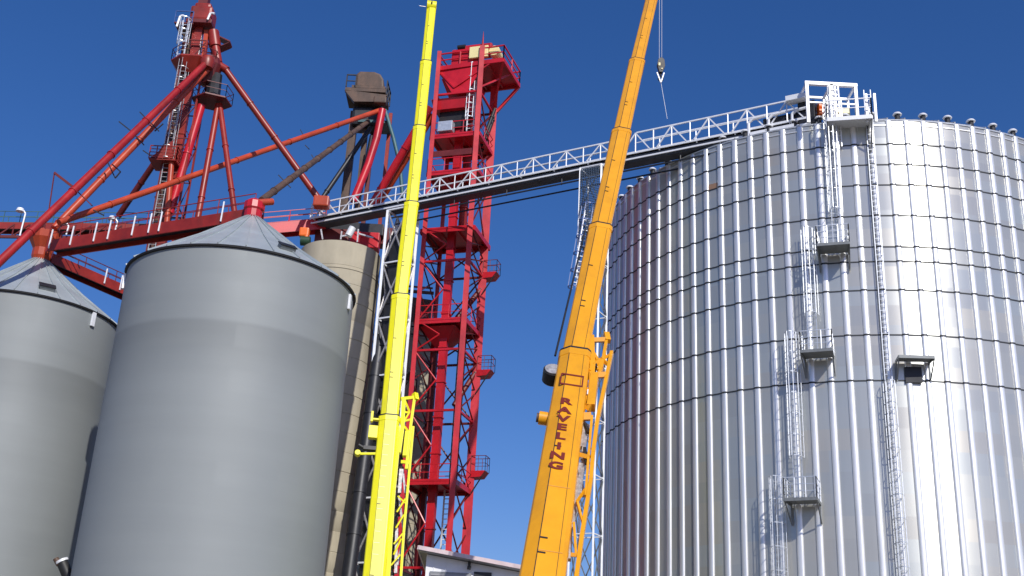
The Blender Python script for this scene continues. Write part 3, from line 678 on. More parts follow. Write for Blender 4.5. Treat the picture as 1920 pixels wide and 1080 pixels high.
for k in range(nb):
    z0, z1 = zt1*k/nb, zt1*(k+1)/nb
    for (a, b_) in (((-.9,-.6), (.75,-.6)), ((.75,-.6), (.75,1.0)), ((.75,1.0), (-.9,1.0)), ((-.9,1.0), (-.9,-.6))):
        g2.bar(AX+V((a[0],a[1],z1)), AX+V((b_[0],b_[1],z1)), .07); m.bar(AX+V((a[0],a[1],z0)), AX+V((b_[0],b_[1],z1)), .06)
split(g2, 'girt', DARKRED, t1); split(m, 'brace', DARKRED, t1)
# ladder with cage
lx = AX+V((-.55, -.75, 0)); m = MB(); ladder(m, lx+V((0,0,25)), lx+V((0,0,zpl)), -Y_, .45, .03, .34); lo = m.build('ladder', STEELW, t1)
m = MB(); cage(m, lx+V((0,0,zpl3+.2)), lx+V((0,0,zpl)), -Y_, .8, .6, .02, .9, 5); m.build('cage', STEELW, t1, parent=lo)
lx = T(346, 100); lz0 = lx.z; m = MB(); ladder(m, V((lx.x,lx.y-.8,zpl)), V((lx.x,lx.y-.8,T(346,50).z)), -Y_, .5, .05, .34); cage(m, V((lx.x,lx.y-.8,zpl+1.2)), V((lx.x,lx.y-.8,T(346,50).z)), -Y_, .8, .6, .025, .8, 5); m.build('ladder', GALV, t1)
# head
hcx = T(381, 34); m = MB()
m.box(hcx, X_*.82, Y_*.75, V((0,0,.62))); m.box(hcx+V((.0,0,.62)), X_*.62, Y_*.6, V((0,0,.38))); m.build('head_housing', RED_OLD, t1, bevel=.2)
m = MB(); m.box(hcx-V((.05,0,.75)), X_*.95, Y_*.8, V((0,0,.16))); m.build('head_flange', DARKRED, t1, bevel=.04)
c = T(383, 3); m = MB(); m.box(c, X_*.35, Y_*.3, V((0,0,.4))); m.tube(c+V((-.3,0,.5)), c+V((.9,0,.6)), .13, 10); m.build('lifting_beam', DARKRED, t1)
MB().lathe(T(389, 117, T1Y-1.25)-V((0,0,.5)), [(.02,-.1), (.45,0), (.55,.5), (.4,.9), (.02,1.0)], 16).build('spout_head', RED_OLD, t1, True)
# discharge chute on the right of the head
pipe(T(400, 60), T(404, 88), .42, RED_OLD, 'chute', t1, fl=9); pipe(T(404, 88), T(409, 118), .32, RED_OLD, 'chute', t1, fl=9)
for (xa, xb, y0_, y1_, mm) in ((349, 344, 50, 120, BROWN), (366, 359, 58, 118, RED_OLD), (376, 370, 58, 118, STEELW), (388, 381, 58, 118, ORANGE_RED)):
    MB().bar(T(xa, y0_), T(xb, y1_), .32, .3).build('casing', mm, t1)
m = MB(); zz = T(385, 56).z; m.box(V((hcx.x-1.1, T1Y, zz)), X_*.7, Y_*.8, V((0,0,.05))); o = m.build('platform', DARKRED, t1)
r = MB(); railing(r, [V((hcx.x-1.8, T1Y-.8, zz)), V((hcx.x-.5, T1Y-.8, zz))], 1.0, .03); r.build('railing', BLUE, t1, parent=o)
m = MB(); q = T(405, 66); m.hexa([q, q+V((1.1,0,-.5)), q+V((1.1,.8,-.5)), q+V((0,.8,0)), q+V((0,0,.1)), q+V((1.1,0,-.4)), q+V((1.1,.8,-.4)), q+V((0,.8,.1))]); m.hexa([q+V((0,0,-1.2)), q+V((1.0,0,-.6)), q+V((1.0,.8,-.6)), q+V((0,.8,-1.2)), q+V((0,0,-1.1)), q+V((1.1,0,-.5)), q+V((1.1,.8,-.5)), q+V((0,.8,-1.1))]); m.build('platform', DARKRED, t1)
# octagonal spout platform
pc = V((T(366, 122).x, T1Y, zpl)); oc = lambda r, z, n=8, c=pc: [V((c.x+r*math.cos(2*PI*i/n+.39), c.y+r*.9*math.sin(2*PI*i/n+.39), z)) for i in range(n)]
m = MB(); m.slab(oc(1.75, zpl), .1); a_, b_ = oc(1.75, zpl-.1), oc(.9, zpl-1.1)
m.add(a_+b_, [(i, (i+1) % 8, 8+(i+1) % 8, 8+i) for i in range(8)]); o = m.build('platform', RED_OLD, t1)
r = MB(); railing(r, oc(1.75, zpl), .9, .02, 1.2, closed=True); r.build('railing', DARKRED, t1, parent=o)
dc = T(392, 132); m = MB(); m.lathe(V((dc.x, T1Y, dc.z)), [(.02, .95), (.75, .9), (.95, .3), (.5, -1.2), (.02, -1.3)], 14); m.build('distributor', DARKRED, t1)
pc2 = V((T(398, 187).x, T1Y, zpl2)); m = MB(); m.slab(oc(1.45, zpl2, 6, pc2), .1); o = m.build('platform', DARKRED, t1); MB().tube(pc2+V((0,0,-.05)), pc2+V((0,0,2.2)), .55, 10, .45).build('valve_box', DARK, t1); r = MB(); railing(r, oc(1.45, zpl2, 6, pc2), .95, .02, 1, closed=True); r.build('railing', DARKRED, t1, parent=o)
m = MB(); pc3 = V((T(313, 316).x, T1Y-.4, zpl3)); m.box(pc3, X_*.95, Y_*.9, V((0,0,.07))); m.slab([pc3+V((-.9,-.9,0)), pc3+V((.7,-.9,0)), pc3+V((.5,-.9,1.5))], .04, V((0,-1,0))); o = m.build('platform', RED_OLD, t1)
r = MB(); railing(r, [pc3+V((-.95,-.9,0)), pc3+V((.95,-.9,0)), pc3+V((.95,.9,0))], 1.0, .03, .5, mids=3); r.build('railing', RED_OLD, t1, parent=o)
# spouts
capA = V((Aloc.x, Aloc.y, 29.2)); capC = V((Cloc.x, Cloc.y, 29.8))
D0 = T(391, 122, T1Y-1.0)
sp = {}
sp['far'] = pipe(T(388, 117, T1Y-1.3), atY(-60, 548, 58.0), .245, RED2, 'spout', t1, fl=4.5)
sp['c'] = pipe(T(393, 126, T1Y-.9), V((capC.x+.4, capC.y, capC.z+.6)), .23, ORANGE_RED, 'spout', t1, fl=4.5)
sp['r'] = pipe(T(424, 132), atY(604, 382, 75), .24, RED_OLD, 'spout', t1, fl=3.2)
o = MB().tube(T(410, 122), T(426, 132), .3, 12).build('elbow', RED_OLD, t1, True)
MB().box(atY(603, 380, 74.4), X_*.55, Y_*.4, V((0,0,.4))).build('inlet_box', ORANGE_RED, t1, bevel=.1)
pipe(T(322, 258, 73.9), T(222, 405, 77), .22, DARKRED, 'spout', t1, fl=4)
pipe(T(378, 198, 73.2), T(318, 400, 73), .29, RED, 'spout', t1, fl=4)
pipe(T(409, 196), T(369, 420, 72.3), .22, RED_OLD, 'spout', t1, fl=4); pipe(T(412, 196), T(441, 408, 71.5), .2, RED_OLD, 'spout', t1, fl=4)
pipe(T(322, 300, 72.6), T(312, 425, 72.6), .2, ORANGE_RED, 'spout', t1, fl=4)
# spout stays: short crossing brackets
m = MB()
for (x0, y0_, x1, y1_, Y) in ((223,228,246,246,69), (246,246,270,272,69), (262,210,298,246,69.5), (290,246,306,232,69.5), (200,300,216,334,67), (216,334,226,322,67), (226,322,210,308,67), (268,282,290,297,75), (155,368,173,386,67), (175,394,195,404,66)):
    m.bar(atY(x0, y0_, Y), atY(x1, y1_, Y), .07)
split(m, 'stay', DARK, t1)
m = MB(); m.bar(atY(102,324,64), atY(92,392,64), .06); m.bar(atY(102,324,64), atY(136,350,64), .14); m.bar(atY(136,350,64), atY(172,385,64), .06); m.build('gin_pole', DARKRED, t1)
# lamps on top
for (x0, y0_, h) in ((331, 50, 1.0), (389, 37, .6)):
    lm = MB(); b0 = T(x0, y0_, T1Y-.9); lm.path([b0, b0+V((.12,0,h*.9)), b0+V((.3,0,h)), b0+V((.45,0,h*.9))], .085, 8); lm.build('lamp', WHITE, t1, True)

# ------------------------------------------------------------------ brown tower further back
T2Y = 88.0
def U2(x, y, Y=T2Y): return atY(x, y, Y)
t2 = thing('distributor_tower', 'old brown rusty elevator head on thin legs seen left of the yellow boom tip', 'tower', (U2(655,370).x, T2Y, 0))
hb = U2(693, 165); m = MB()
n8 = 12; vs = []
for yy in (-1.1, 1.1):
    for (x, z) in [(-1.1,-.6), (-1.1,.7), (-.85,1.0), (.45,1.02), (1.0,.8), (1.3,.3), (1.4,-.6)]: vs.append(hb+V((x, yy, z)))
k = 7; m.add(vs, [tuple(range(k)), tuple(range(2*k-1, k-1, -1))]+[(i, k+i, k+(i+1) % k, (i+1) % k) for i in range(k)]); m.build('head_housing', BROWN, t2, bevel=.18)
m = MB(); zz = hb.z-1.1; m.box(V((hb.x-.1, T2Y, zz)), X_*1.75, Y_*1.5, V((0,0,.16))); m.box(V((hb.x+.1, T2Y, zz+.42)), X_*1.45, Y_*1.3, V((0,0,.12))); m.box(V((hb.x+.05, T2Y, zz-.5)), X_*1.2, Y_*1.1, V((0,0,.5)))
m.slab([V((hb.x-1.9,T2Y-1.5,zz-.1)), V((hb.x+1.8,T2Y-1.5,zz-.4)), V((hb.x+1.3,T2Y-1.5,zz-1.1)), V((hb.x-1.0,T2Y-1.5,zz-1.2))], .5, V((0,-1,0)))
o = m.build('platform', BROWN, t2); r = MB(); railing(r, [V((hb.x-1.8,T2Y-1.5,zz+.2)), V((hb.x-1.0,T2Y-1.5,zz+.2))], 1.2, .05, .8); r.build('railing', DARK, t2, parent=o); r = MB(); railing(r, [V((hb.x+1.7,T2Y-1.5,zz-.3)), V((hb.x+1.8,T2Y+.6,zz-.3))], 1.3, .05, .8); r.build('railing', DARK, t2, parent=o)
m = MB(); q = U2(713, 190, T2Y-1.8); m.box(q, X_*.55, Y_*.35, V((0,0,.3))); m.build('chute', BROWN, t2, bevel=.1)
for (xa, ya, w_, mm) in ((663, 230, .62, BROWN), (686, 240, .42, BROWN), (700, 240, .34, DARKRED), (731, 232, .3, RED_OLD)):
    c = U2(xa, ya, T2Y+ (0 if xa < 690 else 1.2)); MB().bar(V((c.x, c.y, 20)), c+V((0,0,1)), w_).build('leg', mm, t2)
m = MB(); q = U2(702, 238); m.box(q, X_*1.3, Y_*1.0, V((0,0,.12))); m.build('platform', TEAL, t2)
m = MB(); m.box(U2(690, 226, T2Y), X_*1.3, Y_*.9, V((0,0,.9))); m.build('distributor', DARK, t2, bevel=.25)
pipe(U2(712, 207, T2Y-1.6), V((capC.x+1.0, capC.y-.9, capC.z+.6)), .21, ORANGE_RED, 'spout', t2, fl=6)
pipe(U2(690, 228, T2Y-1.4), V((capA.x+.3, capA.y+.2, capA.z+.5)), .2, BROWN, 'spout', t2, fl=4)
pipe(U2(700, 232, T2Y-.5), U2(600, 378, T2Y-2), .2, DARK, 'spout', t2, fl=4)
m = MB(); pts = [U2(717, 206, T2Y-1.8), U2(706, 260, T2Y-1.9), U2(690, 310, T2Y-2.0), U2(662, 378, T2Y-2.2)]
for a, b_ in zip(pts, pts[1:]): m.tube(a, b_, .33, 12)
m.build('spout', RED, t2, True)
m = MB(); m.tube(U2(697,255,T2Y-1.6), U2(672,378,T2Y-1.2), .18, 10); m.build('spout', DARK, t2, True)
m = MB(); pts = [U2(722, 206, T2Y-1.2), U2(738, 260, T2Y-1.2), U2(750, 310, T2Y-1.2), U2(755, 370, T2Y-1.2)]
for a, b_ in zip(pts, pts[1:]): m.tube(a, b_, .16, 10)
m.build('spout', TEAL, t2, True)
m = MB()
for (x0,y0_,x1,y1_,Y) in ((563,243,570,256,84), (584,290,592,305,80), (522,328,545,352,70), (572,272,580,280,82)): m.bar(atY(x0,y0_,Y), atY(x1,y1_,Y), .06)
split(m, 'stay', DARK, t2)

# ------------------------------------------------------------------ catwalks between the bin tops
def catwalk(label, p, q, mm, h=.55, wd=.9, rail=1.0, posts=None, pm=WHITE, rm=None, extra=None, step=2.4):
    p, q = V(p), V(q); t = thing('catwalk', label, 'catwalk', p); d = (q-p).normalized(); n = V((d.y, -d.x, 0)).normalized()
    if n.y > 0: n = -n
    for o in (wd/2, -wd/2):
        MB().bar(p+n*o, q+n*o, .1, h).build('girder', mm, t)
    m = MB(); m.bar(p+V((0,0,-.05)), q+V((0,0,-.05)), wd-.12, .06); m.build('walkway', DARK, t)
    r = MB(); L = (q-p).length; 
    for o in (wd/2, -wd/2):
        railing(r, [p+n*o+V((0,0,h/2)), q+n*o+V((0,0,h/2))], rail, .022, step, mids=1)
    r.build('railing', rm or mm, t)
    if posts:
        for k in posts:
            c = p.lerp(q, k)+n*(wd/2+.1); MB().bar(c+V((0,0,-h*.3)), c+V((.03,0,rail+.12)), .075).build('post', pm, t)
    return t
ca, cb_ = atZ(98, 472, 28.6), atZ(505, 393, 28.9)
ca = V((Cloc.x+.8, Cloc.y-.6, 28.75)); cb_ = V((Aloc.x+.2, Aloc.y+.4, 28.75))
catwalk('red catwalk with white posts joining the peaks of the two grey bins', ca, cb_, RED_OLD, h=.72, rail=.9, posts=(.02, .13, .25, .32, .44, .52, .57, .86), rm=RED_OLD)
ka, kb = atY(-60, 447, 77), atY(345, 428, 77); kb.z = ka.z = (ka.z+kb.z)/2
kk = catwalk('long red truss catwalk running behind the left tower from the left picture edge', ka, atY(345, 432, 78), RED_OLD, h=.5, rail=.9, rm=TEAL, step=1.2)
m = MB()
for i in range(14):
    a = ka.lerp(atY(345, 432, 78), i/14); b_ = ka.lerp(atY(345, 432, 78), (i+1)/14); m.bar(a+V((0,-.5,-.9)), b_+V((0,-.5,.1)), .09); m.bar(a+V((0,-.5,.1)), a+V((0,-.5,-.9)), .08)
m.bar(ka+V((0,-.5,-.9)), atY(345, 432, 78)+V((0,-.5,-.9)), .16, .2); m.build('truss', DARKRED, kk)
la_, lb_ = V((Cloc.x+.3, Cloc.y+.3, 28.4)), atZ(262, 562, 28.0)
catwalk('red catwalk sloping down from the leftmost bin peak behind the large grey bin', la_, lb_, RED_OLD, h=.62, rail=.7, posts=(.55, .72, .8), rm=DARKRED)
ra, rb_ = atZ(492, 438, 32.2), atZ(600, 440, 33.6)
ra = atY(470, 436, 75.2); rb_ = atY(608, 424, 76.5)
catwalk('short crimson catwalk from the grey bin peak to the cream silo top', ra, rb_, RED, h=.8, rail=.9, rm=RED)
# low red machine room on the cream silo, under the conveyor
mh = thing('roof_machinery', 'dark red machinery boxes on the cream silo under the conveyor bridge', 'machinery', (c1.x, c1.y+2.6, 33))
for (xa, ya, xb, yb, Y, mm) in ((588, 430, 655, 458, 76.6, DARKRED), (655, 436, 712, 462, 76.4, RED), (690, 428, 760, 456, 78, DARKRED), (610, 420, 720, 436, 77.4, DARK)):
    a = atY(xa, yb, Y); b_ = atY(xb, ya, Y)
    m = MB(); m.box((a+b_)/2+V((0,.5,0)), X_*abs(b_.x-a.x)/2, Y_*.5, V((0,0,abs(b_.z-a.z)/2))); m.build('housing', mm, mh, bevel=.06)
m = MB()
for (x0, y0_, x1, y1_) in ((602,430,605,449), (641,434,639,449), (672,430,670,454), (641,443,660,440), (672,438,700,446)): m.bar(atY(x0,y0_,74.2), atY(x1,y1_,74.2), .1)
split(m, 'pipe', STEELW, mh)
q = atY(658, 434, 74.3); MB().tube(q-V((.15,0,.35)), q+V((.1,0,.3)), .26, 12).build('dust_filter', WHITE, mh, True)
om = thing('motor', 'bright orange drive cover over a dark green motor at the cream silo edge', 'motor', atY(570, 458, 74.4))
q = atY(571, 437, 74.6); m = MB(); m.box(q, X_*.34, Y_*.3, V((0,0,.34))); m.box(q+V((.2,0,-.35)), X_*.12, Y_*.3, V((0,0,.4))); m.build('cover', ORN, om, bevel=.12)
q = atY(572, 452, 74.4); MB().tube(q-V((.3,0,0)), q+V((.35,0,0)), .34, 14).build('motor', GREEN, om, True)
# catwalk lights
for (x0, y0_, lab) in ((37, 442, 'white area lamp on a bent post near the left picture edge'), (124, 440, 'white area lamp behind the red junction box on the leftmost bin peak'), (216, 432, 'white area lamp on a post beside the catwalk with white posts')):
    b0 = atY(x0, y0_, 76.3); t = thing('area_lamp', lab, 'lamp', b0, 'area lamps on the catwalks')
    h = atY(x0, y0_-42 if x0 < 100 else y0_-16, 76.3).z-b0.z
    MB().path([b0, b0+V((.05,0,h)), b0+V((-.15,0,h+.25)), b0+V((-.4,0,h+.2))], .06, 8).build('pole', WHITE, t, True)
    c = b0+V((-.35,-.05,h+.12)); MB().lathe(c, [(.02,.3), (.22,.25), (.3,0), (.02,-.05)], 14).build('lamp_head', WHITE, t, True)

# ------------------------------------------------------------------ cranes
def boom_profile(p, q, W0, W1, dn=.62):
    """octagonal telescopic-boom section between two axis points"""
    d = (q-p).normalized(); view = ((p+q)/2-O).normalized(); s_ = d.cross(view).normalized()
    if s_.dot(RT) < 0: s_ = -s_
    n = d.cross(s_).normalized()
    if n.dot(view) > 0: n = -n
    pr = [(-.5, -dn), (-.5, .06), (-.46, .13), (-.19, .30), (.36, .30), (.47, .22), (.5, .12), (.5, -dn), (.36, -dn-.14), (-.36, -dn-.14)]
    vs = []
    for (c, W) in ((p, W0), (q, W1)):
        for (x, y) in pr: vs.append(c+s_*x*W+n*y*W)
    k = len(pr)
    return MB().add(vs, [(i, (i+1) % k, k+(i+1) % k, k+i) for i in range(k)]+[tuple(range(k-1, -1, -1)), tuple(range(k, 2*k))]), s_, n, d
def make_crane(root, axis, M_, seam_l=True):
    """axis: list of (x, y, depth, width px low, width px high) knots"""
    parts = []
    for i in range(len(axis)-1):
        (x0, y0, d0, w0, _), (x1, y1, d1, _, w1) = axis[i], axis[i+1]
        p, q = atD(x0, y0, d0), atD(x1, y1, d1); W0, W1 = w0*d0/F, w1*d1/F
        mb, s_, n, d = boom_profile(p, q+(q-p).normalized()*.05, W0, W1)
        o = mb.build('boom_section', M_, root, bevel=.012)
        # collar at the top of this section
        cb, *_ = boom_profile(q-d*.26, q+d*.02, W1*1.05, W1*1.05, .64)
        cb.build('collar', M_, root, parent=o, bevel=.01)
        cb, *_ = boom_profile(q+d*.021, q+d*.10, W1*1.04, W1*1.04, .64)
        cb.build('wear_pad', BLACK, root, parent=o)
        # weld line down the face and a few plugs
        m = MB(); m.bar(p+s_*(-.19*W0)+n*(.301*W0), q+s_*(-.19*W1)+n*(.301*W1), .018, .014, n)
        m.bar(p+s_*(.28*W0)+n*(.301*W0), q+s_*(.28*W1)+n*(.301*W1), .01, .012, n)
        for k in (.3, .34, .62): 
            c = p.lerp(q, k); W = W0+(W1-W0)*k; m.box(c+s_*(-.1*W)+n*(.303*W), s_*W*.09, d*.02, n*.012)
        m.build('weld_line', BLACK, root, parent=o)
        parts.append((p, q, W0, W1, s_, n, d, o))
    return parts
# yellow crane
yd = lambda y: -74.6/((540-y)/F*-1*-1-1.41)
def ydepth(y): v = (540-y)/F; return 1.22*74.6/(1.41-v)
YC = [(684, 1260, ydepth(1260), 46, 0), (730, 810-26, ydepth(784), 37, 38.5), (751, 557, ydepth(557), 26, 33.5), (771.5, 383, ydepth(383), 23, 27), (786.5, 240, ydepth(240), 21, 23.5), (798.5, 118, ydepth(118), 17.5, 21), (809, 14, ydepth(14), 15, 17.5)]
YC[0] = (684, 1260, ydepth(1260), 46, 0); YC[1] = (730, 784, ydepth(784), 34, 38)
yb0 = atD(684, 1260, ydepth(1260))
yc = thing('crane', 'bright lemon yellow telescopic crane boom raised left of the red tower', 'crane', (yb0.x, yb0.y, 0))
yp = make_crane(yc, YC, YEL)
p, q, W0, W1, s_, n, d, o = yp[-1]
m = MB(); m.tube(q-s_*W1*.5+d*.1, q+s_*W1*.5+d*.1, W1*.6, 18); m.build('boom_head', YEL, yc, True)
m = MB(); m.tube(q-s_*W1*.53+d*.2, q+s_*W1*.53+d*.2, W1*.3, 14); m.tube(q+n*W1*.62+d*.05-s_*.04, q+n*W1*.62+d*.05+s_*.04, W1*.16, 10); m.build('sheave', BLACK, yc, True)
MB().bar(q-s_*W1*.5, q-s_*W1*1.3+d*.02, .03).build('wind_sensor', STEELW, yc)
# decal patch and side knobs on the yellow main section
p, q, W0, W1, s_, n, d, o = yp[0]
Lm = (q-p).length
for k in range(12):
    c = p.lerp(q, .42+.045*k); W = W0+(W1-W0)*(.42+.045*k)
    m = MB() if k == 0 else m; m.box(c-s_*W*.03+n*W*.304, s_*W*.13, d*.016, n*.01)
m.build('rung_mark', CREAM, yc, parent=o)
m = MB(); c = p.lerp(q, .93); W = W1; m.box(c-s_*W*.72, s_*W*.22, d*.35, n*.14); m.box(c-s_*W*.85+d*.9, s_*W*.06, d*.3, n*.1); m.box(c-s_*W*.7+d*.75, s_*W*.2, d*.05, n*.1)
c = p.lerp(q, .84); m.bar(c-s_*W*.4, c-s_*W*1.35-d*.1, .12); m.tube(c-s_*W*1.35-d*.1-n*.1, c-s_*W*1.35-d*.1+n*.2, .15, 12); m.build('cable_guide', YEL, yc, bevel=.02)
m = MB(); m.tube(c-s_*W*.9+d*.15, c-s_*W*1.35+d*.4, .09, 8); m.box(c-s_*W*.8+d*.25, s_*W*.3, d*.1, n*.12); m.build('cable_reel', BLACK, yc)
def jib(root, M_, P, chords, frame_y, mess):
    """folded lattice fly jib stowed against the boom; P(x, y) gives points at the boom's depth"""
    m = MB()
    for pts in chords:
        r_ = pts[0]; pp = [P(x, y) for (x, y) in pts[1:]]
        for a, b_ in zip(pp, pp[1:]): m.bar(a, b_, r_, r_*1.2)
    o = m.build('fly_jib', M_, root, bevel=.008)
    m = MB()
    for (x0, y0, x1, y1, w_) in frame_y: m.bar(P(x0, y0), P(x1, y1), w_)
    split(m, 'jib_lacing', M_, root, parent=o)
    m = MB()
    for (x0, y0, x1, y1, w_) in mess: m.bar(P(x0, y0, .25), P(x1, y1, .35), w_)
    split(m, 'jib_linkage', STEELW, root, parent=o)
    return o
PY = lambda x, y, dd=0: atD(x, y, ydepth(y)+dd)
oj = jib(yc, YEL, PY, [
    (.2, (757,748), (755,800), (748,850)), (.14, (778,742), (770,800), (762,880)), (.16, (747,800), (741,880), (730,1000), (720,1140)), (.2, (745,850), (738,920), (724,1140)),
    (.12, (775,800), (768,880), (757,1000), (748,1140)), (.22, (764,810), (759,856))],
    [(752,748,779,745,.16), (778,738,780,750,.24), (754,772,768,774,.1), (757,790,772,786,.1), (744,786,752,786,.14), (752,788,757,804,.16), (752,866,768,867,.16), (758,748,768,772,.08), (768,772,757,790,.08), (759,800,770,815,.1), (746,930,762,945,.07), (744,960,760,935,.07), (742,990,757,965,.07), (738,1020,755,1000,.07), (738,1040,752,1010,.07), (733,1060,750,1040,.07)],
    [(747,800,744,830,.14), (744,830,748,842,.1), (752,880,749,925,.16), (748,930,756,990,.1), (744,990,742,1075,.14), (755,880,760,925,.1), (758,1000,745,1060,.1)])
m = MB()
for k in range(16):
    y = 880+k*13; m.bar(PY(746-.09*(y-880), y, .6), PY(757-.09*(y-880), y+random.uniform(-7, 7), .6), .16)
split(m, 'hose', BLACK, yc, parent=oj)
# orange crane
def odepth(y): v = (540-y)/F; return 19.2/(.567-v)
OC = [(985, 1300, odepth(1300), 103, 0), (1077, 668, odepth(668), 50, 60), (1125.5, 430, odepth(430), 38, 43), (1165, 250, odepth(250), 31, 36), (1194, 117, odepth(117), 25, 29), (1221, 2, odepth(2), 19, 22), (1233, -50, odepth(-50), 18, 18)]
# width profile of the main section: a step at the base seam
ob0 = atD(985, 1300, odepth(1300))
oc_ = thing('crane', 'orange telescopic crane boom with dark red lettering raised beside the shiny bin', 'crane', (ob0.x, ob0.y, 0))
OC[1] = (1078, 668, odepth(668), 50, 58)
op = make_crane(oc_, OC, ORG)
p, q, W0, W1, s_, n, d, o = op[-1]
m = MB(); m.tube(q-s_*W1*.5+d*.2, q+s_*W1*.5+d*.2, W1*.6, 18); m.box(q+n*W1*.9+d*.1, s_*W1*.4, d*.25, n*W1*.6); m.build('boom_head', ORG, oc_, True)
p, q, W0, W1, s_, n, d, o = op[0]
# seam on the base section, window frame near the top
m = MB()
for y in (930, 1052):
    k = (1300-y)/(1300-668)
    # perspective-correct fraction
    dd = odepth(y); k = (dd-odepth(1300))/(odepth(668)-odepth(1300)); c = p.lerp(q, k); W = W0+(W1-W0)*k
    m.box(c+s_*W*.085+n*W*.302, s_*W*.275, d*.012, n*.006)
m.build('weld_line', mat('scuffed orange', (.6,.28,.05,1), .5), oc_, parent=o)
m = MB(); k = (odepth(728)-odepth(1300))/(odepth(668)-odepth(1300)); c = p.lerp(q, k); W = W0+(W1-W0)*k
for sg in (-1, 1): m.box(c+s_*W*.02+d*.22*sg+n*W*.304, s_*W*.34, d*.03, n*.008)
for sg in (-.32, .34): m.box(c+s_*W*sg+n*W*.304, s_*W*.02, d*.22, n*.008)
m.build('access_plate', LETTER, oc_, parent=o)
# lettering down the boom
axis_rot = Matrix((s_, d, n)).transposed()
for ch, y in zip('RAVELING', (770, 787, 803, 819, 836, 855, 873, 892)):
    dd = odepth(y); k = (dd-odepth(1300))/(odepth(668)-odepth(1300)); c = p.lerp(q, k); W = W0+(W1-W0)*k
    cu = bpy.data.curves.new('letter', 'FONT'); cu.body = ch; cu.size = .40; cu.align_x = 'CENTER'; cu.align_y = 'CENTER'; cu.extrude = .004; cu.offset = .017
    to = bpy.data.objects.new('tmp', cu); C.objects.link(to); bpy.context.view_layer.update()
    me = bpy.data.meshes.new_from_object(to.evaluated_get(bpy.context.evaluated_depsgraph_get())); bpy.data.objects.remove(to)
    Mx = axis_rot.to_4x4(); Mx.translation = c-s_*W*.07+n*(W*.30+.012)-oc_.location
    me.transform(Matrix.Diagonal((1.15, .85, 1, 1))); me.transform(Mx); me.materials.append(LETTER)
    lo = bpy.data.objects.new('letter', me); C.objects.link(lo); lo.parent = o
PO = lambda x, y, dd=0: atD(x, y, odepth(y)+dd)
oj = jib(oc_, ORG, PO, [
    (.14, (1109,632), (1111,690), (1106,765)), (.2, (1115,705), (1108,765)), (.08, (1139,630), (1128,690), (1124,700)), (.09, (1147,660), (1137,710), (1120,790), (1112,850), (1108,900), (1092,1000), (1080,1090)),
    (.1, (1102,730), (1090,780), (1077,880), (1060,980), (1043,1110)), (.18, (1084,800), (1071,890), (1050,1000), (1033,1110)), (.06, (1110,780), (1104,850), (1098,930))],
    [(1110,638,1138,637,.12), (1137,626,1140,640,.14), (1110,660,1122,680,.1), (1122,680,1147,662,.06), (1112,686,1124,676,.14), (1112,704,1136,703,.14), (1128,672,1140,684,.08), (1134,665,1122,695,.08), (1088,782,1108,781,.18), (1100,762,1108,766,.16), (1096,690,1108,700,.16), (1084,852,1106,858,.1), (1070,1040,1082,1041,.08), (1106,905,1082,940,.05), (1082,940,1094,985,.05), (1076,980,1080,1040,.05)],
    [(1090,790,1102,800,.1), (1102,800,1094,830,.09), (1094,800,1090,840,.12), (1098,820,1092,862,.08), (1100,850,1086,900,.1), (1086,870,1092,930,.09), (1092,880,1072,990,.1), (1082,900,1070,985,.14), (1070,985,1066,1050,.1), (1082,905,1096,925,.06), (1076,930,1088,960,.08)])
m = MB(); c = PO(1104, 700, .1); m.tube(c-n*.1, c+n*.12, .16, 14); c = PO(1112, 690, .1); m.tube(c-n*.1, c+n*.12, .1, 12)
for (x0, y0, x1, y1) in ((1118,690,1130,700), (1130,690,1120,702), (1097,795,1104,812), (1096,840,1100,870)): m.bar(PO(x0, y0, .1), PO(x1, y1, .1), .07)
m.build('pivot', BLACK, oc_, True, parent=oj)
MB().box(PO(1106, 736, -.15), s_*.07, n*.02, d*.11).build('tag', WHITE, oc_, parent=oj)
# winch and lamp on the left side of the orange boom
c = PO(1036, 703, .2); m = MB(); m.tube(c-n*.18, c+n*.16, .26, 18); m.build('cable_reel', BLACK, oc_, True)
m = MB(); m.tube(c+n*.17, c+n*.2, .22, 18); m.tube(c-n*.22, c-n*.19, .22, 18); m.box(c+s_*.12+d*.1, s_*.1, d*.2, n*.12); m.build('reel_flange', STEELW, oc_, True)
MB().box(c+s_*.2, s_*.06, d*.42, n*.2).build('reel_bracket', ORG, oc_, bevel=.02)
c = PO(1021, 785, .2); m = MB(); m.tube(c-s_*.14, c+s_*.1, .17, 14); m.bar(c, c+s_*.35, .12); m.build('knob', ORG, oc_, True)
m = MB(); m.tube(c-s_*.2, c-s_*.14, .12, 12); m.build('lens', BROWN, oc_, True)
# hoses along the left edge
m = MB(); m.tube(PO(1104, 432)-s_*.12, PO(1048, 668)-s_*.1, .03, 8); m.build('hose', DARK, oc_)
# superstructures the booms grow from (below the picture)
for (root, pa, M_) in ((yc, yp, YEL), (oc_, op, ORG)):
    p, q, W0, W1, s_, n, d, o = pa[0]; e = p-d*max(0.1, (p.z-2.4)/max(.2, d.z))
    mb, *_ = boom_profile(e, p, W0*1.02, W0); mb.build('boom_base', M_, root)
    gb = V((e.x, e.y, 0)); f = V((d.x, d.y, 0)).normalized(); sr = V((f.y, -f.x, 0))
    m = MB(); m.box(gb+V((0,0,2.3)), f*1.6, sr*1.1, V((0,0,.7))); m.build('turntable', M_, root, bevel=.1)
    m = MB(); m.box(gb+V((0,0,1.15)), f*4.5, sr*1.25, V((0,0,.35))); m.build('carrier', M_, root, bevel=.08)
    for i in (-3.4, -1.9, 1.6, 3.2):
        for sg in (-1, 1): MB().tube(gb+f*i+sr*sg*1.0+V((0,0,.62)), gb+f*i+sr*sg*1.4+V((0,0,.62)), .62, 24).build('wheel', BLACK, root, True)

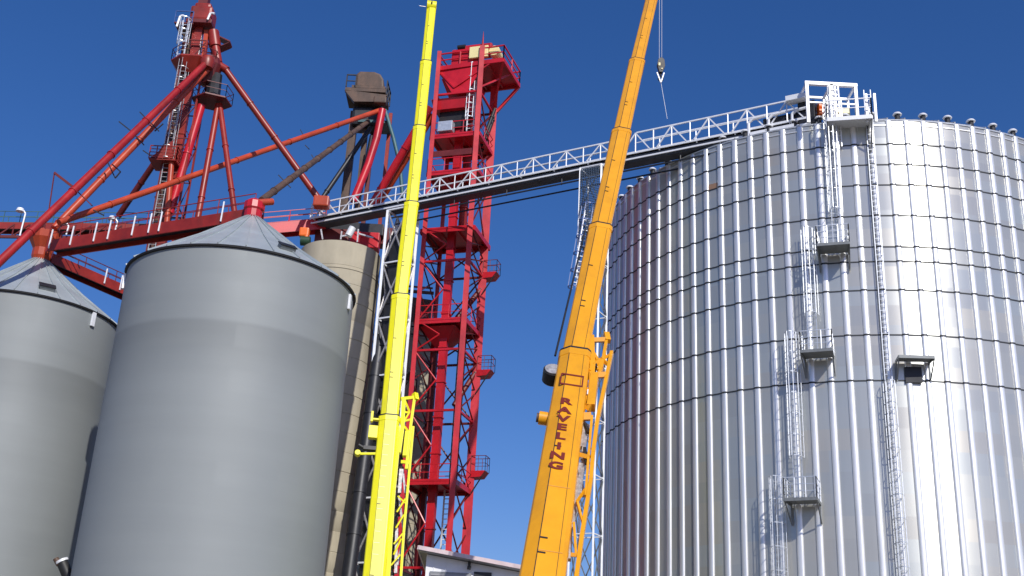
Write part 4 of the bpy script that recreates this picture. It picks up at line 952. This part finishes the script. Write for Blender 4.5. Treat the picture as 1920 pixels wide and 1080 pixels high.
# hook block hanging from the orange boom's head
dh = odepth(-50); hx = atD(1238.5, 125, dh); tp = V((hx.x, hx.y, atD(1236, -48, dh).z))
hk = thing('hook_block', 'black and yellow crane hook block hanging on ropes right of the orange boom', 'hook', hx)
m = MB(); m.bar(hx+V((-.07,0,.3)), tp+V((-.07,0,0)), .018); m.bar(hx+V((.07,0,.3)), tp+V((.07,0,0)), .018); m.build('hoist_rope', ROPE, hk)
m = MB()
vs = []
for yy in (-.14, .14):
    for (x, z) in ((-.2,.1), (-.14,.42), (.05,.56), (.2,.4), (.24,.0), (.1,-.42), (-.08,-.42)): vs.append(hx+V((x, yy, z)))
m.add(vs, [tuple(range(7)), tuple(range(13, 6, -1))]+[(i, 7+i, 7+(i+1) % 7, (i+1) % 7) for i in range(7)]); m.build('cheek_plate', BLACK, hk, bevel=.01)
m = MB(); m.box(hx+V((-.08,-.16,.06)), (.05,0,0), (0,.02,0), (0,0,.09)); m.box(hx+V((.06,-.16,-.22)), (.03,0,0), (0,.02,0), (0,0,.04)); m.build('stripe', CREAM, hk)
m = MB(); pts = [hx+V((.0,0,-.42)), hx+V((.0,0,-.6)), hx+V((.13,0,-.72)), hx+V((.1,0,-.9)), hx+V((-.05,0,-.92)), hx+V((-.13,0,-.78))]; m.path(pts, .05, 8); m.build('hook', BLACK, hk, True)
m = MB(); m.bar(hx+V((-.2,-.02,-.4)), hx+V((.02,-.02,-1.05)), .06); m.bar(hx+V((.2,-.02,-.4)), hx+V((.02,-.02,-1.05)), .06); m.tube(hx+V((.02,0,-1.0)), hx+V((.4,.2,-3.2)), .012, 6); m.build('sling', WHITE, hk)

# ------------------------------------------------------------------ white shed at the bottom
SY = 44.0
ra0, ra1 = atY(786, 1024, SY), atY(978, 1061, SY)
rs = (ra1-ra0).normalized(); wu = V((1, 0, 0)); rup = V((-rs.z, 0, rs.x))
sh = thing('shed', 'white metal shed with a sloping overhanging roof between the yellow and orange booms', 'shed', (ra0.x, SY, 0))
ra2 = ra0+rs*5.2; back = V((0, 9, 0)); ov = .5
wl = ra0+rs*.28; wr = ra2-rs*.3
def dn(p_, z): return V((p_.x, p_.y, z))
f0, f1 = wl+V((0, ov, -.17)), wr+V((0, ov, -.17))
m = MB(); m.hexa([dn(f0,0), dn(f1,0), dn(f1,0)+back, dn(f0,0)+back, f0, f1, f1+back, f0+back]); m.build('wall', WALLW, sh)
m = MB(); m.slab([ra0, ra2, ra2+back+V((0,1.5,0)), ra0+back+V((0,1.5,0))], .1, rup); ro = m.build('roof', GALVD, sh)
m = MB(); m.bar(ra0-rup*.05-V((0,.03,0)), ra2-rup*.05-V((0,.03,0)), .05, .15, rup); m.bar(ra0-rup*.05-rs*.03, ra0-rup*.05-rs*.03+back, .05, .15, rup); m.build('fascia', FASCIA, sh, parent=ro)
m = MB(); m.slab([ra0+rs*.02-rup*.115, ra2-rs*.02-rup*.115, ra2-rs*.02-rup*.115+V((0,ov,0)), ra0+rs*.02-rup*.115+V((0,ov,0))], .03, rup); m.build('soffit', SOFFIT, sh)
m = MB(); k = .3
while k < (f1.x-f0.x)-.1:
    p_ = f0.lerp(f1, k/(f1.x-f0.x)); m.bar(dn(p_, 0)-V((0,.012,0)), p_-V((0,.012,.04)), .03, .025, (0,1,0)); k += .45
m.build('siding_rib', WALLW, sh)
yw = SY+ov-.04; a = atY(806, 1071, yw); b_ = atY(884, 1071, yw)
m = MB(); m.box(V(((a.x+b_.x)/2, yw, a.z-.6)), V(((b_.x-a.x)/2, 0, 0)), V((0,.03,0)), V((0,0,.6))); wn_ = m.build('window', WINDOWM, sh)
m = MB()
for k in range(6): m.bar(V((a.x+.05, yw-.04, a.z-.12-.2*k)), V((b_.x-.05, yw-.04, a.z-.12-.2*k)), .03, .06)
m.build('louvre', SOFFIT, sh, parent=wn_)
a = atY(889, 1072, yw); b_ = atY(922, 1072, yw); m = MB(); m.box(V(((a.x+b_.x)/2, yw, a.z-.6)), V(((b_.x-a.x)/2, 0, 0)), V((0,.03,0)), V((0,0,.6))); m.build('window', DARK, sh)
p_ = atY(880, 1058, yw-.08); m = MB(); m.box(p_, V((.05,0,0)), V((0,.08,0)), V((0,0,.16))); m.tube(p_+V((0,-.08,-.08)), p_+V((0,-.08,-.2)), .07, 10); m.build('wall_lamp', BLACK, sh)

SC.render.resolution_x = 1024; SC.render.resolution_y = 576
